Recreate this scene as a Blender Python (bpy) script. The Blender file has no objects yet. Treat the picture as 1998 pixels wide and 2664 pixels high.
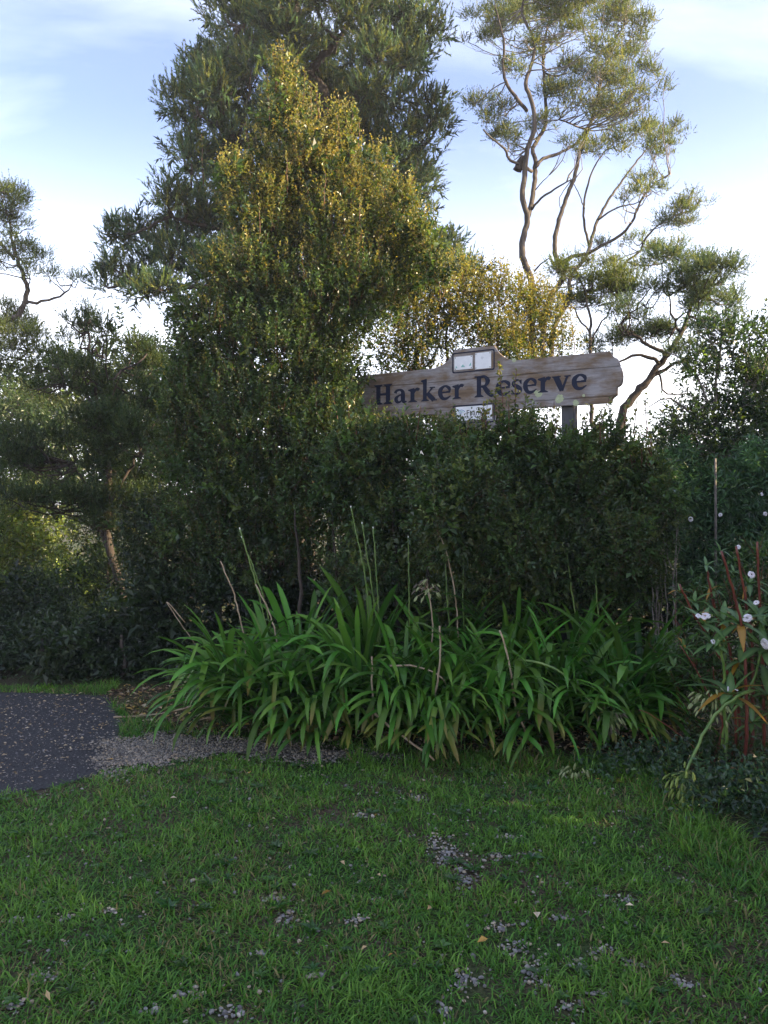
import bpy, bmesh, math, random
import numpy as np
from mathutils import Vector, Matrix, Quaternion

random.seed(7)
S = bpy.context.scene
C = S.collection

# ------------------------------------------------------------------ camera, sky, sun, exposure
F, CX, HZ, CAMZ = 2078.0, 999.0, 1310.0, 1.55          # focal length and horizon in pixels of the 1998x2664 frame
cam = bpy.data.cameras.new('camera')
camo = bpy.data.objects.new('camera', cam); C.objects.link(camo)
camo.location = (0, 0, CAMZ); camo.rotation_euler = (math.radians(90), 0, 0)
cam.sensor_fit = 'VERTICAL'; cam.sensor_height = 24.0
cam.lens = 24.0 * F / 2664.0
cam.shift_y = -(1332.0 - HZ) / 2664.0
cam.clip_start = 0.05; cam.clip_end = 2000
S.camera = camo

SUN_AZ, SUN_EL = math.radians(103), math.radians(24)     # azimuth clockwise from the view direction (+Y)
sd = Vector((math.sin(SUN_AZ) * math.cos(SUN_EL), math.cos(SUN_AZ) * math.cos(SUN_EL), math.sin(SUN_EL)))
sun = bpy.data.lights.new('sun', 'SUN'); sun.energy = 5.0; sun.angle = math.radians(0.55); sun.color = (1.0, 0.79, 0.50)
suno = bpy.data.objects.new('sun', sun); C.objects.link(suno)
suno.rotation_euler = sd.to_track_quat('Z', 'Y').to_euler(); suno.location = sd * 60

W = bpy.data.worlds.new('World'); S.world = W; W.use_nodes = True
wn, wl = W.node_tree.nodes, W.node_tree.links
wn.clear()
def wnode(t, **k):
    n = wn.new(t)
    for a, b in k.items(): setattr(n, a, b)
    return n
sky = wnode('ShaderNodeTexSky', sky_type='NISHITA', sun_disc=False, sun_elevation=SUN_EL, sun_rotation=SUN_AZ,
            altitude=50, air_density=1.0, dust_density=1.6, ozone_density=2.2)
tc = wnode('ShaderNodeTexCoord')
sep = wnode('ShaderNodeSeparateXYZ'); wl.new(tc.outputs['Generated'], sep.inputs[0])
zz = wnode('ShaderNodeMath', operation='ADD'); wl.new(sep.outputs['Z'], zz.inputs[0]); zz.inputs[1].default_value = 0.22
zm = wnode('ShaderNodeMath', operation='MAXIMUM'); wl.new(zz.outputs[0], zm.inputs[0]); zm.inputs[1].default_value = 0.1
dv = wnode('ShaderNodeVectorMath', operation='SCALE')
inv = wnode('ShaderNodeMath', operation='DIVIDE'); inv.inputs[0].default_value = 1.0; wl.new(zm.outputs[0], inv.inputs[1])
wl.new(tc.outputs['Generated'], dv.inputs[0]); wl.new(inv.outputs[0], dv.inputs['Scale'])
mp = wnode('ShaderNodeMapping'); wl.new(dv.outputs[0], mp.inputs['Vector'])
mp.inputs['Rotation'].default_value = (0, 0, 0.6); mp.inputs['Scale'].default_value = (1.0, 2.1, 1.0); mp.inputs['Location'].default_value = (2.3, 0.4, 0)
cn = wnode('ShaderNodeTexNoise'); cn.inputs['Scale'].default_value = 0.85; cn.inputs['Detail'].default_value = 8; cn.inputs['Roughness'].default_value = 0.52; cn.inputs['Distortion'].default_value = 0.5
wl.new(mp.outputs[0], cn.inputs['Vector'])
cr = wnode('ShaderNodeValToRGB'); wl.new(cn.outputs['Fac'], cr.inputs[0])
cr.color_ramp.elements[0].position = 0.50; cr.color_ramp.elements[0].color = (0, 0, 0, 1)
cr.color_ramp.elements[1].position = 0.78; cr.color_ramp.elements[1].color = (0.34, 0.34, 0.34, 1)
# thin high cloud thickens towards the horizon all the way round
hm = wnode('ShaderNodeMapRange'); hm.inputs['From Min'].default_value = 0.44; hm.inputs['From Max'].default_value = 0.02
hm.inputs['To Min'].default_value = 0.0; hm.inputs['To Max'].default_value = 0.62; hm.interpolation_type = 'SMOOTHSTEP'
wl.new(sep.outputs['Z'], hm.inputs['Value'])
veil = wnode('ShaderNodeMath', operation='ADD'); wl.new(cr.outputs['Color'], veil.inputs[0]); veil.inputs[1].default_value = 0.015
ad = wnode('ShaderNodeMath', operation='ADD', use_clamp=True); wl.new(veil.outputs[0], ad.inputs[0]); wl.new(hm.outputs[0], ad.inputs[1])
mx = wnode('ShaderNodeMix', data_type='RGBA'); wl.new(ad.outputs[0], mx.inputs[0])
tint = wnode('ShaderNodeMix', data_type='RGBA', blend_type='MULTIPLY'); tint.inputs[0].default_value = 1.0
wl.new(sky.outputs[0], tint.inputs[6]); tint.inputs[7].default_value = (1.12, 0.98, 1.06, 1)
wl.new(tint.outputs[2], mx.inputs[6]); mx.inputs[7].default_value = (9.5, 9.6, 9.9, 1)
bg = wnode('ShaderNodeBackground'); bg.inputs['Strength'].default_value = 0.10
wl.new(mx.outputs[2], bg.inputs['Color'])
wo = wnode('ShaderNodeOutputWorld'); wl.new(bg.outputs[0], wo.inputs[0])

S.view_settings.view_transform = 'Standard'; S.view_settings.look = 'None'
S.view_settings.exposure = 1.95; S.view_settings.gamma = 1.0; S.view_settings.use_curve_mapping = False
S.render.engine = 'CYCLES'
S.cycles.max_bounces = 6; S.cycles.diffuse_bounces = 3; S.cycles.glossy_bounces = 2
S.cycles.use_denoising = True; S.cycles.denoiser = 'OPENIMAGEDENOISE'; S.cycles.denoising_prefilter = 'ACCURATE'
S.cycles.sample_clamp_indirect = 6

# ------------------------------------------------------------------ helpers
def at(px, py, Y):                      # pixel of the 1998x2664 photograph + distance -> point
    return np.array([(px - CX) / F * Y, Y, CAMZ - (py - HZ) / F * Y])
D = 1998 / 1659.0
def atd(px, py, Y): return at(px * D, py * D, Y)        # same, from the 1659x2212 view
def gnd(px, py):                        # pixel on the ground
    Y = CAMZ * F / (py * D - HZ)
    return np.array([(px * D - CX) / F * Y, Y, 0.0])
def pxm(r, Y): return r * D / F * Y

def newmesh(name, v, tris, col=None, smooth=False):
    v = np.ascontiguousarray(v, dtype=np.float32).reshape(-1, 3); tris = np.ascontiguousarray(tris, dtype=np.int32).reshape(-1, 3)
    me = bpy.data.meshes.new(name)
    me.vertices.add(len(v)); me.vertices.foreach_set('co', v.ravel())
    me.loops.add(tris.size); me.loops.foreach_set('vertex_index', tris.ravel())
    me.polygons.add(len(tris)); me.polygons.foreach_set('loop_start', np.arange(0, tris.size, 3, dtype=np.int32))
    me.polygons.foreach_set('use_smooth', np.full(len(tris), smooth))
    if col is not None:
        a = me.color_attributes.new('Col', 'FLOAT_COLOR', 'POINT')
        c = np.ones((len(v), 4), dtype=np.float32); c[:, :3] = np.asarray(col).reshape(-1, 3)
        a.data.foreach_set('color', c.ravel())
    me.update(calc_edges=True); me.validate()
    return me

def link(name, me, mat=None, parent=None, kind=None):
    o = bpy.data.objects.new(name, me); C.objects.link(o)
    if mat is not None and me is not None and not me.materials: me.materials.append(mat)
    if parent is not None:
        o.parent = parent; o.matrix_parent_inverse = Matrix.Translation(-parent.location)
    if kind: o['kind'] = kind
    return o
def thing(name, label, cat, loc=(0, 0, 0), group=None):
    o = bpy.data.objects.new(name, None); C.objects.link(o); o.location = Vector([float(c) for c in loc]); o.empty_display_size = 0.1
    o['label'] = label; o['category'] = cat
    if group: o['group'] = group
    return o
def tag(o, label, cat, group=None):
    o['label'] = label; o['category'] = cat
    if group: o['group'] = group
    return o
def norm(a): return a / np.maximum(np.linalg.norm(a, axis=-1, keepdims=True), 1e-9)
def runit(rng, n): return norm(rng.normal(size=(n, 3)))

def frame(A, rng):
    U = runit(rng, len(A)) * 0.7 + np.array([0, 0, 1.0])
    s = norm(np.cross(A, U)); return s, np.cross(s, A)

def leaves(P, A, L, Wd, rng, fold=0.25, tilt=None):
    """diamond leaves folded along the midrib: 4 vertices, 2 triangles each"""
    s, n = frame(A, rng)
    L = L[:, None]; Wd = Wd[:, None]
    v = np.empty((len(P), 4, 3), np.float32)
    v[:, 0] = P
    v[:, 1] = P + A * L * 0.48 - s * Wd * 0.5 + n * Wd * fold
    v[:, 2] = P + A * L - n * L * 0.12
    v[:, 3] = P + A * L * 0.48 + s * Wd * 0.5 + n * Wd * fold
    b = np.arange(len(P))[:, None] * 4
    t = np.stack([b + [0, 2, 1], b + [0, 3, 2]], 1)
    return v.reshape(-1, 3), t.reshape(-1, 3), 4
def needles(P, A, L, Wd, rng):
    s, n = frame(A, rng)
    v = np.empty((len(P), 3, 3), np.float32)
    v[:, 0] = P - s * Wd[:, None] * 0.5; v[:, 1] = P + s * Wd[:, None] * 0.5; v[:, 2] = P + A * L[:, None]
    t = np.arange(len(P) * 3).reshape(-1, 3)
    return v.reshape(-1, 3), t, 3
def prisms(P0, P1, r0, r1, rng):
    A = norm(P1 - P0); s, n = frame(A, rng)
    v = np.empty((len(P0), 6, 3), np.float32)
    for k in range(3):
        a = k * 2 * math.pi / 3; o = math.cos(a) * s + math.sin(a) * n
        v[:, k] = P0 + o * np.asarray(r0)[:, None]; v[:, 3 + k] = P1 + o * np.asarray(r1)[:, None]
    b = np.arange(len(P0))[:, None] * 6
    t = np.concatenate([np.stack([b + [k, (k + 1) % 3, 3 + (k + 1) % 3], b + [k, 3 + (k + 1) % 3, 3 + k]], 1) for k in range(3)], 1)
    return v.reshape(-1, 3), t.reshape(-1, 3)

def smooth_path(pts, step=0.08, wig=0.0, rng=None):
    pts = np.asarray(pts, float)
    if len(pts) == 2: pts = np.array([pts[0], (pts[0] + pts[1]) / 2, pts[1]])
    e = np.vstack([2 * pts[0] - pts[1], pts, 2 * pts[-1] - pts[-2]])
    out = []
    for i in range(1, len(e) - 2):
        n = max(2, int(np.linalg.norm(e[i + 1] - e[i]) / step))
        for t in np.linspace(0, 1, n, endpoint=False):
            out.append(0.5 * (2 * e[i] + (e[i + 1] - e[i - 1]) * t + (2 * e[i - 1] - 5 * e[i] + 4 * e[i + 1] - e[i + 2]) * t * t + (-e[i - 1] + 3 * e[i] - 3 * e[i + 1] + e[i + 2]) * t ** 3))
    out.append(pts[-1]); out = np.array(out)
    if wig and rng is not None:
        out[1:-1] += rng.normal(size=(len(out) - 2, 3)) * wig
    return out
def tube(path, r0, r1, sides=7, rng=None, lump=0.0, power=1.0):
    n = len(path); T = norm(np.gradient(path, axis=0))
    ref = np.array([0.31, 0.87, 0.12]); s = norm(np.cross(T, ref)); b = np.cross(T, s)
    rad = r1 + (r0 - r1) * (1 - np.linspace(0, 1, n)) ** power
    a = np.arange(sides) * 2 * math.pi / sides
    R = rad[:, None] * (1 + (rng.normal(size=(n, sides)) * lump if (lump and rng is not None) else 0))
    v = path[:, None, :] + R[..., None] * (np.cos(a)[None, :, None] * s[:, None, :] + np.sin(a)[None, :, None] * b[:, None, :])
    i, j = np.meshgrid(np.arange(n - 1), np.arange(sides), indexing='ij')
    q = lambda x, y: x * sides + y % sides
    t = np.concatenate([np.stack([q(i, j), q(i, j + 1), q(i + 1, j + 1)], -1).reshape(-1, 3), np.stack([q(i, j), q(i + 1, j + 1), q(i + 1, j)], -1).reshape(-1, 3)])
    vv = v.reshape(-1, 3)
    cap = np.vstack([path[0], path[-1]]); k = len(vv); vv = np.vstack([vv, cap])
    jj = np.arange(sides)
    t = np.vstack([t, np.stack([np.full(sides, k), (jj + 1) % sides, jj], 1), np.stack([np.full(sides, k + 1), (n - 1) * sides + jj, (n - 1) * sides + (jj + 1) % sides], 1)])
    return vv, t
def merge(parts):
    vs, ts, o = [], [], 0
    for v, t in parts: vs.append(v); ts.append(t + o); o += len(v)
    return np.vstack(vs), np.vstack(ts)

# ------------------------------------------------------------------ materials
def mat(name):
    m = bpy.data.materials.new(name); m.use_nodes = True
    n, l = m.node_tree.nodes, m.node_tree.links; n.clear()
    out = n.new('ShaderNodeOutputMaterial')
    return m, n, l, out
def leaf_mat(name, trans=0.35, rough=0.45, gain=(1.5, 1.5, 0.6), spec=0.35):
    m, n, l, out = mat(name)
    a = n.new('ShaderNodeAttribute'); a.attribute_name = 'Col'
    p = n.new('ShaderNodeBsdfPrincipled'); p.inputs['Roughness'].default_value = rough; p.inputs['Specular IOR Level'].default_value = spec
    l.new(a.outputs['Color'], p.inputs['Base Color'])
    t = n.new('ShaderNodeBsdfTranslucent')
    g = n.new('ShaderNodeMix'); g.data_type = 'RGBA'; g.blend_type = 'MULTIPLY'; g.inputs[0].default_value = 1; g.inputs[7].default_value = (*gain, 1)
    l.new(a.outputs['Color'], g.inputs[6]); l.new(g.outputs[2], t.inputs['Color'])
    mx = n.new('ShaderNodeMixShader'); mx.inputs[0].default_value = trans
    l.new(p.outputs[0], mx.inputs[1]); l.new(t.outputs[0], mx.inputs[2]); l.new(mx.outputs[0], out.inputs[0])
    return m
def noise_mat(name, c1, c2, scale=8, rough=0.85, bump=0.3, stretch=(1, 1, 1), c3=None, detail=8, spec=0.3, coords='Object', bdist=0.02):
    m, n, l, out = mat(name)
    tcn = n.new('ShaderNodeTexCoord'); mpn = n.new('ShaderNodeMapping'); mpn.inputs['Scale'].default_value = stretch
    l.new(tcn.outputs[coords], mpn.inputs[0])
    nz = n.new('ShaderNodeTexNoise'); nz.inputs['Scale'].default_value = scale; nz.inputs['Detail'].default_value = detail; nz.inputs['Roughness'].default_value = 0.65
    l.new(mpn.outputs[0], nz.inputs['Vector'])
    r = n.new('ShaderNodeValToRGB'); l.new(nz.outputs['Fac'], r.inputs[0])
    r.color_ramp.elements[0].position = 0.32; r.color_ramp.elements[0].color = (*c1, 1)
    r.color_ramp.elements[1].position = 0.68; r.color_ramp.elements[1].color = (*c2, 1)
    if c3 is not None:
        e = r.color_ramp.elements.new(0.5); e.color = (*c3, 1)
    p = n.new('ShaderNodeBsdfPrincipled'); p.inputs['Roughness'].default_value = rough; p.inputs['Specular IOR Level'].default_value = spec
    l.new(r.outputs[0], p.inputs['Base Color'])
    if bump:
        b = n.new('ShaderNodeBump'); b.inputs['Strength'].default_value = bump; b.inputs['Distance'].default_value = bdist
        l.new(nz.outputs['Fac'], b.inputs['Height']); l.new(b.outputs[0], p.inputs['Normal'])
    l.new(p.outputs[0], out.inputs[0])
    return m
M_pitto = leaf_mat('small_glossy_leaf', 0.42, 0.36, (1.7, 1.45, 0.55), 0.5)
M_totara = leaf_mat('needle_leaf', 0.4, 0.5, (1.5, 1.4, 0.6), 0.35)
M_kanuka = leaf_mat('feathery_leaf', 0.42, 0.55, (1.6, 1.45, 0.6), 0.3)
M_broad = leaf_mat('broad_leaf', 0.35, 0.38, (1.4, 1.5, 0.5), 0.5)
M_grass = leaf_mat('grass_blade', 0.3, 0.5, (1.3, 1.4, 0.5), 0.25)
M_stone = leaf_mat('gravel_stone', 0.0, 0.8, (1, 1, 1), 0.3)
M_litter = leaf_mat('dry_leaf', 0.15, 0.7, (1.2, 1.1, 0.8), 0.2)
M_bark_dark = noise_mat('dark_bark', (0.022, 0.018, 0.015), (0.08, 0.062, 0.05), 14, 0.9, 0.6, (1, 1, 0.25))
M_bark_grey = noise_mat('grey_bark', (0.03, 0.025, 0.021), (0.125, 0.105, 0.088), 14, 0.9, 0.8, (1, 1, 0.3))
M_twig_red = noise_mat('reddish_twig', (0.06, 0.026, 0.018), (0.15, 0.065, 0.036), 20, 0.6, 0.0)
M_twig_grey = noise_mat('grey_twig', (0.12, 0.10, 0.09), (0.30, 0.27, 0.24), 20, 0.8, 0.0)
M_dry = noise_mat('dry_stalk', (0.20, 0.14, 0.08), (0.42, 0.34, 0.24), 18, 0.75, 0.2, (1, 1, 0.3))
M_red_stem = noise_mat('red_stem', (0.075, 0.018, 0.013), (0.16, 0.05, 0.026), 9, 0.4, 0.1, c3=(0.12, 0.026, 0.017), spec=0.5)
M_green_stem = noise_mat('green_stem', (0.06, 0.13, 0.025), (0.15, 0.22, 0.05), 9, 0.4, 0.1, spec=0.5)

# ------------------------------------------------------------------ ground
def ground_mat():
    m, n, l, out = mat('ground_soil')
    g = n.new('ShaderNodeTexCoord'); a = n.new('ShaderNodeTexNoise'); a.inputs['Scale'].default_value = 1.7; a.inputs['Detail'].default_value = 6
    l.new(g.outputs['Object'], a.inputs['Vector'])
    b = n.new('ShaderNodeTexNoise'); b.inputs['Scale'].default_value = 60; b.inputs['Detail'].default_value = 8
    l.new(g.outputs['Object'], b.inputs['Vector'])
    r = n.new('ShaderNodeValToRGB'); l.new(b.outputs['Fac'], r.inputs[0])
    r.color_ramp.elements[0].position = 0.35; r.color_ramp.elements[0].color = (0.030, 0.022, 0.014, 1)
    r.color_ramp.elements[1].position = 0.7; r.color_ramp.elements[1].color = (0.11, 0.085, 0.055, 1)
    r2 = n.new('ShaderNodeValToRGB'); l.new(b.outputs['Fac'], r2.inputs[0])
    r2.color_ramp.elements[0].position = 0.35; r2.color_ramp.elements[0].color = (0.016, 0.034, 0.009, 1)
    r2.color_ramp.elements[1].position = 0.7; r2.color_ramp.elements[1].color = (0.055, 0.085, 0.025, 1)
    ra = n.new('ShaderNodeValToRGB'); l.new(a.outputs['Fac'], ra.inputs[0]); ra.color_ramp.elements[0].position = 0.42; ra.color_ramp.elements[1].position = 0.6
    mxn = n.new('ShaderNodeMix'); mxn.data_type = 'RGBA'; l.new(ra.outputs[0], mxn.inputs[0]); l.new(r2.outputs[0], mxn.inputs[6]); l.new(r.outputs[0], mxn.inputs[7])
    p = n.new('ShaderNodeBsdfPrincipled'); p.inputs['Roughness'].default_value = 0.95; p.inputs['Specular IOR Level'].default_value = 0.15
    l.new(mxn.outputs[2], p.inputs['Base Color'])
    bp = n.new('ShaderNodeBump'); bp.inputs['Strength'].default_value = 0.6; bp.inputs['Distance'].default_value = 0.02; l.new(b.outputs['Fac'], bp.inputs['Height']); l.new(bp.outputs[0], p.inputs['Normal'])
    l.new(p.outputs[0], out.inputs[0]); return m
def sheet(name, poly, z, m):
    bm = bmesh.new(); vs = [bm.verts.new((float(p[0]), float(p[1]), z)) for p in poly]; f = bm.faces.new(vs)
    if f.normal.z < 0: f.normal_flip()
    bmesh.ops.triangulate(bm, faces=bm.faces[:]); me = bpy.data.meshes.new(name); bm.to_mesh(me); bm.free()
    o = link(name, me, m); o['kind'] = 'structure'; return o
sheet('ground', [(-600, -600), (600, -600), (600, 900), (-600, 900)], 0.0, ground_mat())

def smooth_poly(pts, k=5):
    pts = np.array(pts, float); n = len(pts); out = []
    for i in range(n):
        p0, p1, p2, p3 = pts[i - 1], pts[i], pts[(i + 1) % n], pts[(i + 2) % n]
        for t in np.linspace(0, 1, k, endpoint=False):
            out.append(0.5 * (2 * p1 + (p2 - p0) * t + (2 * p0 - 5 * p1 + 4 * p2 - p3) * t * t + (-p0 + 3 * p1 - 3 * p2 + p3) * t ** 3))
    return np.array(out)
def inside(P, poly):
    x, y = P[:, 0], P[:, 1]; r = np.zeros(len(P), bool); j = len(poly) - 1
    for i in range(len(poly)):
        xi, yi = poly[i][0], poly[i][1]; xj, yj = poly[j][0], poly[j][1]
        c = ((yi > y) != (yj > y)) & (x < (xj - xi) * (y - yi) / (yj - yi + 1e-12) + xi); r ^= c; j = i
    return r
def edge_noise(P, s, a, ph=0.0):
    x, y = P[:, 0] * s, P[:, 1] * s
    return a * (np.sin(x * 1.3 + 1.7 * np.sin(y * 0.9 + ph) + ph) * 0.5 + np.sin(y * 2.1 + 1.3 * np.sin(x * 1.7 + 2 * ph)) * 0.35 + np.sin(x * 4.3 + y * 3.7 + ph) * 0.25)

road_edge = [gnd(232, 1503), gnd(245, 1530), gnd(262, 1562), gnd(250, 1600), gnd(262, 1640), gnd(200, 1678), gnd(100, 1705), gnd(0, 1722)]
ROAD = [(-30, 7.2), (-8, 7.0), (-4, 6.65)] + [(p[0], p[1]) for p in road_edge] + [(-3.2, 3.95), (-6, 3.3), (-30, 0.5)]
M_road = noise_mat('dark_chip_seal', (0.014, 0.014, 0.015), (0.060, 0.060, 0.062), 90, 0.85, 0.8, c3=(0.03, 0.03, 0.032), bdist=0.01)
sheet('driveway', ROAD, 0.004, M_road)
GRAV = smooth_poly([(p[0], p[1]) for p in (gnd(212, 1612), gnd(330, 1588), gnd(480, 1594), gnd(620, 1606), gnd(790, 1624), gnd(900, 1640), gnd(760, 1648), gnd(620, 1646), gnd(500, 1630), gnd(400, 1640), gnd(300, 1662), gnd(225, 1672))])
M_grav = noise_mat('gravel_bed', (0.035, 0.03, 0.024), (0.13, 0.115, 0.095), 70, 0.9, 0.8, bdist=0.01)
_gc = GRAV.mean(0); sheet('gravel_path', _gc + (GRAV - _gc) * np.array([0.93, 0.55]), 0.008, M_grav)

# patches of bare gravel in the lawn, centre and radii in metres
PATCH = []
for (px, py, rx, ry) in ((958, 1838, 36, 36), (975, 1862, 34, 30), (1003, 1897, 30, 28), (905, 1728, 14, 9), (780, 1762, 24, 7), (1100, 1812, 26, 7), (1140, 1850, 40, 6), (1070, 1850, 30, 8),
                         (625, 1985, 32, 18), (600, 1945, 40, 8), (770, 1990, 30, 12), (1075, 2005, 30, 14), (1110, 2050, 45, 18), (1160, 2095, 30, 24), (1010, 2125, 42, 28), (1150, 2120, 25, 22),
                         (1310, 2060, 40, 12), (1365, 2085, 30, 14), (1250, 2085, 40, 10), (1210, 1985, 30, 7), (1350, 1945, 40, 10), (240, 1970, 26, 6), (100, 2110, 40, 12),
                         (410, 2150, 40, 14), (500, 2190, 50, 16), (960, 2190, 24, 20), (1230, 2180, 40, 16), (330, 2185, 30, 12), (40, 2170, 30, 20), (1480, 2130, 40, 12), (1290, 2150, 30, 10), (30, 1990, 24, 8), (140, 1985, 20, 6), (440, 1905, 26, 4), (560, 2060, 24, 6), (680, 2110, 26, 7)):
    c = gnd(px, py); Y = c[1]; r1 = pxm(rx, Y); a = gnd(px, py + ry); b = gnd(px, py - ry)
    PATCH.append((c[0], c[1], r1, abs(b[1] - a[1]) / 2))
PATCH = np.array(PATCH)
def patch_depth(P):
    d = np.full(len(P), 9.0)
    for cx, cy, rx, ry in PATCH: d = np.minimum(d, np.hypot((P[:, 0] - cx) / rx, (P[:, 1] - cy) / ry))
    return d

# lawn edge against the planting bed
BED = [(-2.25, 6.4)] + [(p[0], p[1]) for p in (gnd(300, 1562), gnd(420, 1585), gnd(560, 1595), gnd(740, 1612), gnd(900, 1622), gnd(1060, 1628), gnd(1240, 1630), gnd(1400, 1650), gnd(1470, 1690), gnd(1560, 1790), gnd(1659, 1880))] + [(2.2, 2.7), (3.2, 2.0), (9, 2.0), (9, 14), (-2.25, 14)]

def lawn(name, n, seed, zone):
    rng = np.random.default_rng(seed)
    # positions: density falls with distance and away from the view
    Y = 1.2 + 5.6 * rng.random(n) ** 1.05; half = 0.62 * Y + 0.8
    X = (rng.random(n) * 2 - 1) * half
    P = np.stack([X, Y, np.zeros(n)], 1)
    Pn = P.copy(); Pn[:, 0] += edge_noise(P, 9, 0.05); Pn[:, 1] += edge_noise(P, 11, 0.06, 2.0)
    out = inside(Pn, ROAD) | inside(Pn, GRAV) | inside(Pn, BED)
    pd = patch_depth(Pn); clump = edge_noise(P, 6, 1.0, 0.7) + edge_noise(P, 17, 0.7, 3.1)
    keep = ~out & ((pd > 1.0) | (rng.random(n) < 0.10 + 0.5 * np.clip(pd - 0.6, 0, 1))) & (rng.random(n) < np.clip(0.85 + 0.22 * clump, 0.4, 1))
    P, pd, clump = P[keep], pd[keep], clump[keep]; n = len(P)
    near_bed = inside(P + np.array([0, 0.35, 0]), BED) | inside(P + np.array([0.3, 0.1, 0]), BED)
    H = (0.016 + 0.024 * rng.random(n) ** 1.5) * (1 + 0.30 * clump)
    H = np.where(near_bed, H * (1.5 + 1.6 * rng.random(n)), H)
    H = np.where(pd < 1.25, H * 0.75, H); H = np.clip(H, 0.012, 0.16)
    az = rng.random(n) * 2 * math.pi; lean = 0.35 + 0.95 * rng.random(n)
    d = np.stack([np.cos(az) * np.sin(lean), np.sin(az) * np.sin(lean), np.cos(lean)], 1)
    s = np.stack([-np.sin(az + rng.normal(size=n) * .5), np.cos(az), np.zeros(n)], 1)
    w = (0.0017 + 0.0018 * rng.random(n))[:, None]
    L = (H * 1.5)[:, None]
    mid = P + d * L * 0.55; tip = mid + (d * np.array([1.25, 1.25, 0.35])) * L * 0.5
    v = np.stack([P - s * w, P + s * w, mid + s * w * 0.8, mid - s * w * 0.8, tip], 1)
    b = np.arange(n)[:, None] * 5
    t = np.stack([b + [0, 1, 2], b + [0, 2, 3], b + [3, 2, 4]], 1)
    base = np.array([0.046, 0.145, 0.020]); light = np.array([0.130, 0.258, 0.036]); straw = np.array([0.20, 0.175, 0.075])
    k = np.clip(0.4 + 0.35 * clump + rng.normal(size=n) * 0.3, 0, 1)[:, None]
    col = base * (1 - k) + light * k
    dry = edge_noise(P, 2.2, 1.0, 4.4) + 0.5 * edge_noise(P, 7, 1.0, 1.1)
    isd = rng.random(n) < np.clip(0.09 + 0.18 * dry + 0.10 * (pd < 1.5), 0.02, 0.36)
    col = np.where(isd[:, None], straw * (0.5 + 0.7 * rng.random((n, 1))), col)
    col = col * (0.75 + 0.5 * rng.random((n, 1)))
    o = link(name, newmesh(name, v, t, np.repeat(col, 5, 0)), M_grass, kind='stuff')
    return o
lo = lawn('lawn_grass', 305000, 3, None); tag(lo, 'short green lawn grass with dry straw patches in front of the flower bed', 'grass')

# flat rosettes of broad-leaved weeds in the turf
rng = np.random.default_rng(9); nw = 240
C_ = np.stack([(rng.random(nw) * 2 - 1) * 2.6, 1.9 + 3.0 * rng.random(nw), np.full(nw, 0.012)], 1); C_ = C_[~inside(C_, ROAD) & ~inside(C_, BED) & ~inside(C_, GRAV)]; nw = len(C_)
az = (np.arange(9)[None] * 0.698 + rng.random((nw, 1)) * 6.28 + rng.normal(size=(nw, 9)) * 0.2).ravel(); A = norm(np.stack([np.cos(az), np.sin(az), 0.25 + 0.35 * rng.random(nw * 9)], 1))
v, t, k = leaves(np.repeat(C_, 9, 0), A, np.repeat(0.022 + 0.035 * rng.random(nw), 9) * (0.7 + 0.5 * rng.random(nw * 9)), np.repeat(0.008 + 0.012 * rng.random(nw), 9), rng)
cw = np.repeat(np.array([(0.035, 0.105, 0.026), (0.06, 0.14, 0.035), (0.045, 0.10, 0.03)])[rng.integers(0, 3, nw)], 9, 0) * (0.75 + 0.5 * rng.random((nw * 9, 1)))
tag(link('lawn_weeds', newmesh('lawn_weeds', v, t, np.repeat(cw, k, 0)), M_broad, kind='stuff'), 'small flat broad-leaved weeds growing among the lawn grass', 'weeds')

# gravel stones
ico_v = []
ph = (1 + 5 ** 0.5) / 2
for a in (-1, 1):
    for b in (-ph, ph): ico_v += [(0, a, b), (a, b, 0), (b, 0, a)]
bm = bmesh.new(); bmesh.ops.create_icosphere(bm, subdivisions=1, radius=1.0)
ICO = np.array([v.co[:] for v in bm.verts]); ICOF = np.array([[v.index for v in f.verts] for f in bm.faces]); bm.free()
OCT = np.array([(1, 0, 0), (-1, 0, 0), (0, 1, 0), (0, -1, 0), (0, 0, 1), (0, 0, -1)], float); OCTF = np.array([(0, 2, 4), (2, 1, 4), (1, 3, 4), (3, 0, 4)])
def stones(name, P, size, rng, pal, ICO=ICO, ICOF=ICOF):
    n = len(P); sc = size[:, None] * (0.6 + 0.8 * rng.random((n, 3))) * np.array([1, 1, 0.65])
    a = rng.random(n) * 6.283; ca, sa = np.cos(a), np.sin(a)
    v = ICO[None] * (1 + rng.normal(size=(n, len(ICO), 1)) * 0.16) * sc[:, None, :]
    x = v[..., 0] * ca[:, None] - v[..., 1] * sa[:, None]; y = v[..., 0] * sa[:, None] + v[..., 1] * ca[:, None]
    v = np.stack([x, y, v[..., 2]], -1) + P[:, None, :]
    t = ICOF[None] + (np.arange(n) * len(ICO))[:, None, None]
    c = np.array(pal)[rng.integers(0, len(pal), n)] * (0.7 + 0.6 * rng.random((n, 1)))
    o = link(name, newmesh(name, v, t, np.repeat(c, len(ICO), 0)), M_stone, kind='stuff')
    return o
PAL = [(0.24, 0.225, 0.20), (0.16, 0.15, 0.14), (0.32, 0.29, 0.24), (0.11, 0.105, 0.10), (0.34, 0.28, 0.20), (0.20, 0.198, 0.19)]
rng = np.random.default_rng(11)
lo_, hi_ = GRAV.min(0), GRAV.max(0)
lo_ = lo_ - 0.15; hi_ = hi_ + 0.15; P = lo_ + rng.random((30000, 2)) * (hi_ - lo_); P = np.c_[P, np.full(len(P), 0.011)]
Pn = P.copy(); Pn[:, :2] += np.stack([edge_noise(P, 9, 0.10), edge_noise(P, 12, 0.09, 1.0)], 1) + rng.normal(size=(len(P), 2)) * 0.05
thin = np.clip((P[:, 0] + 0.95) / 0.8, 0, 1)
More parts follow.
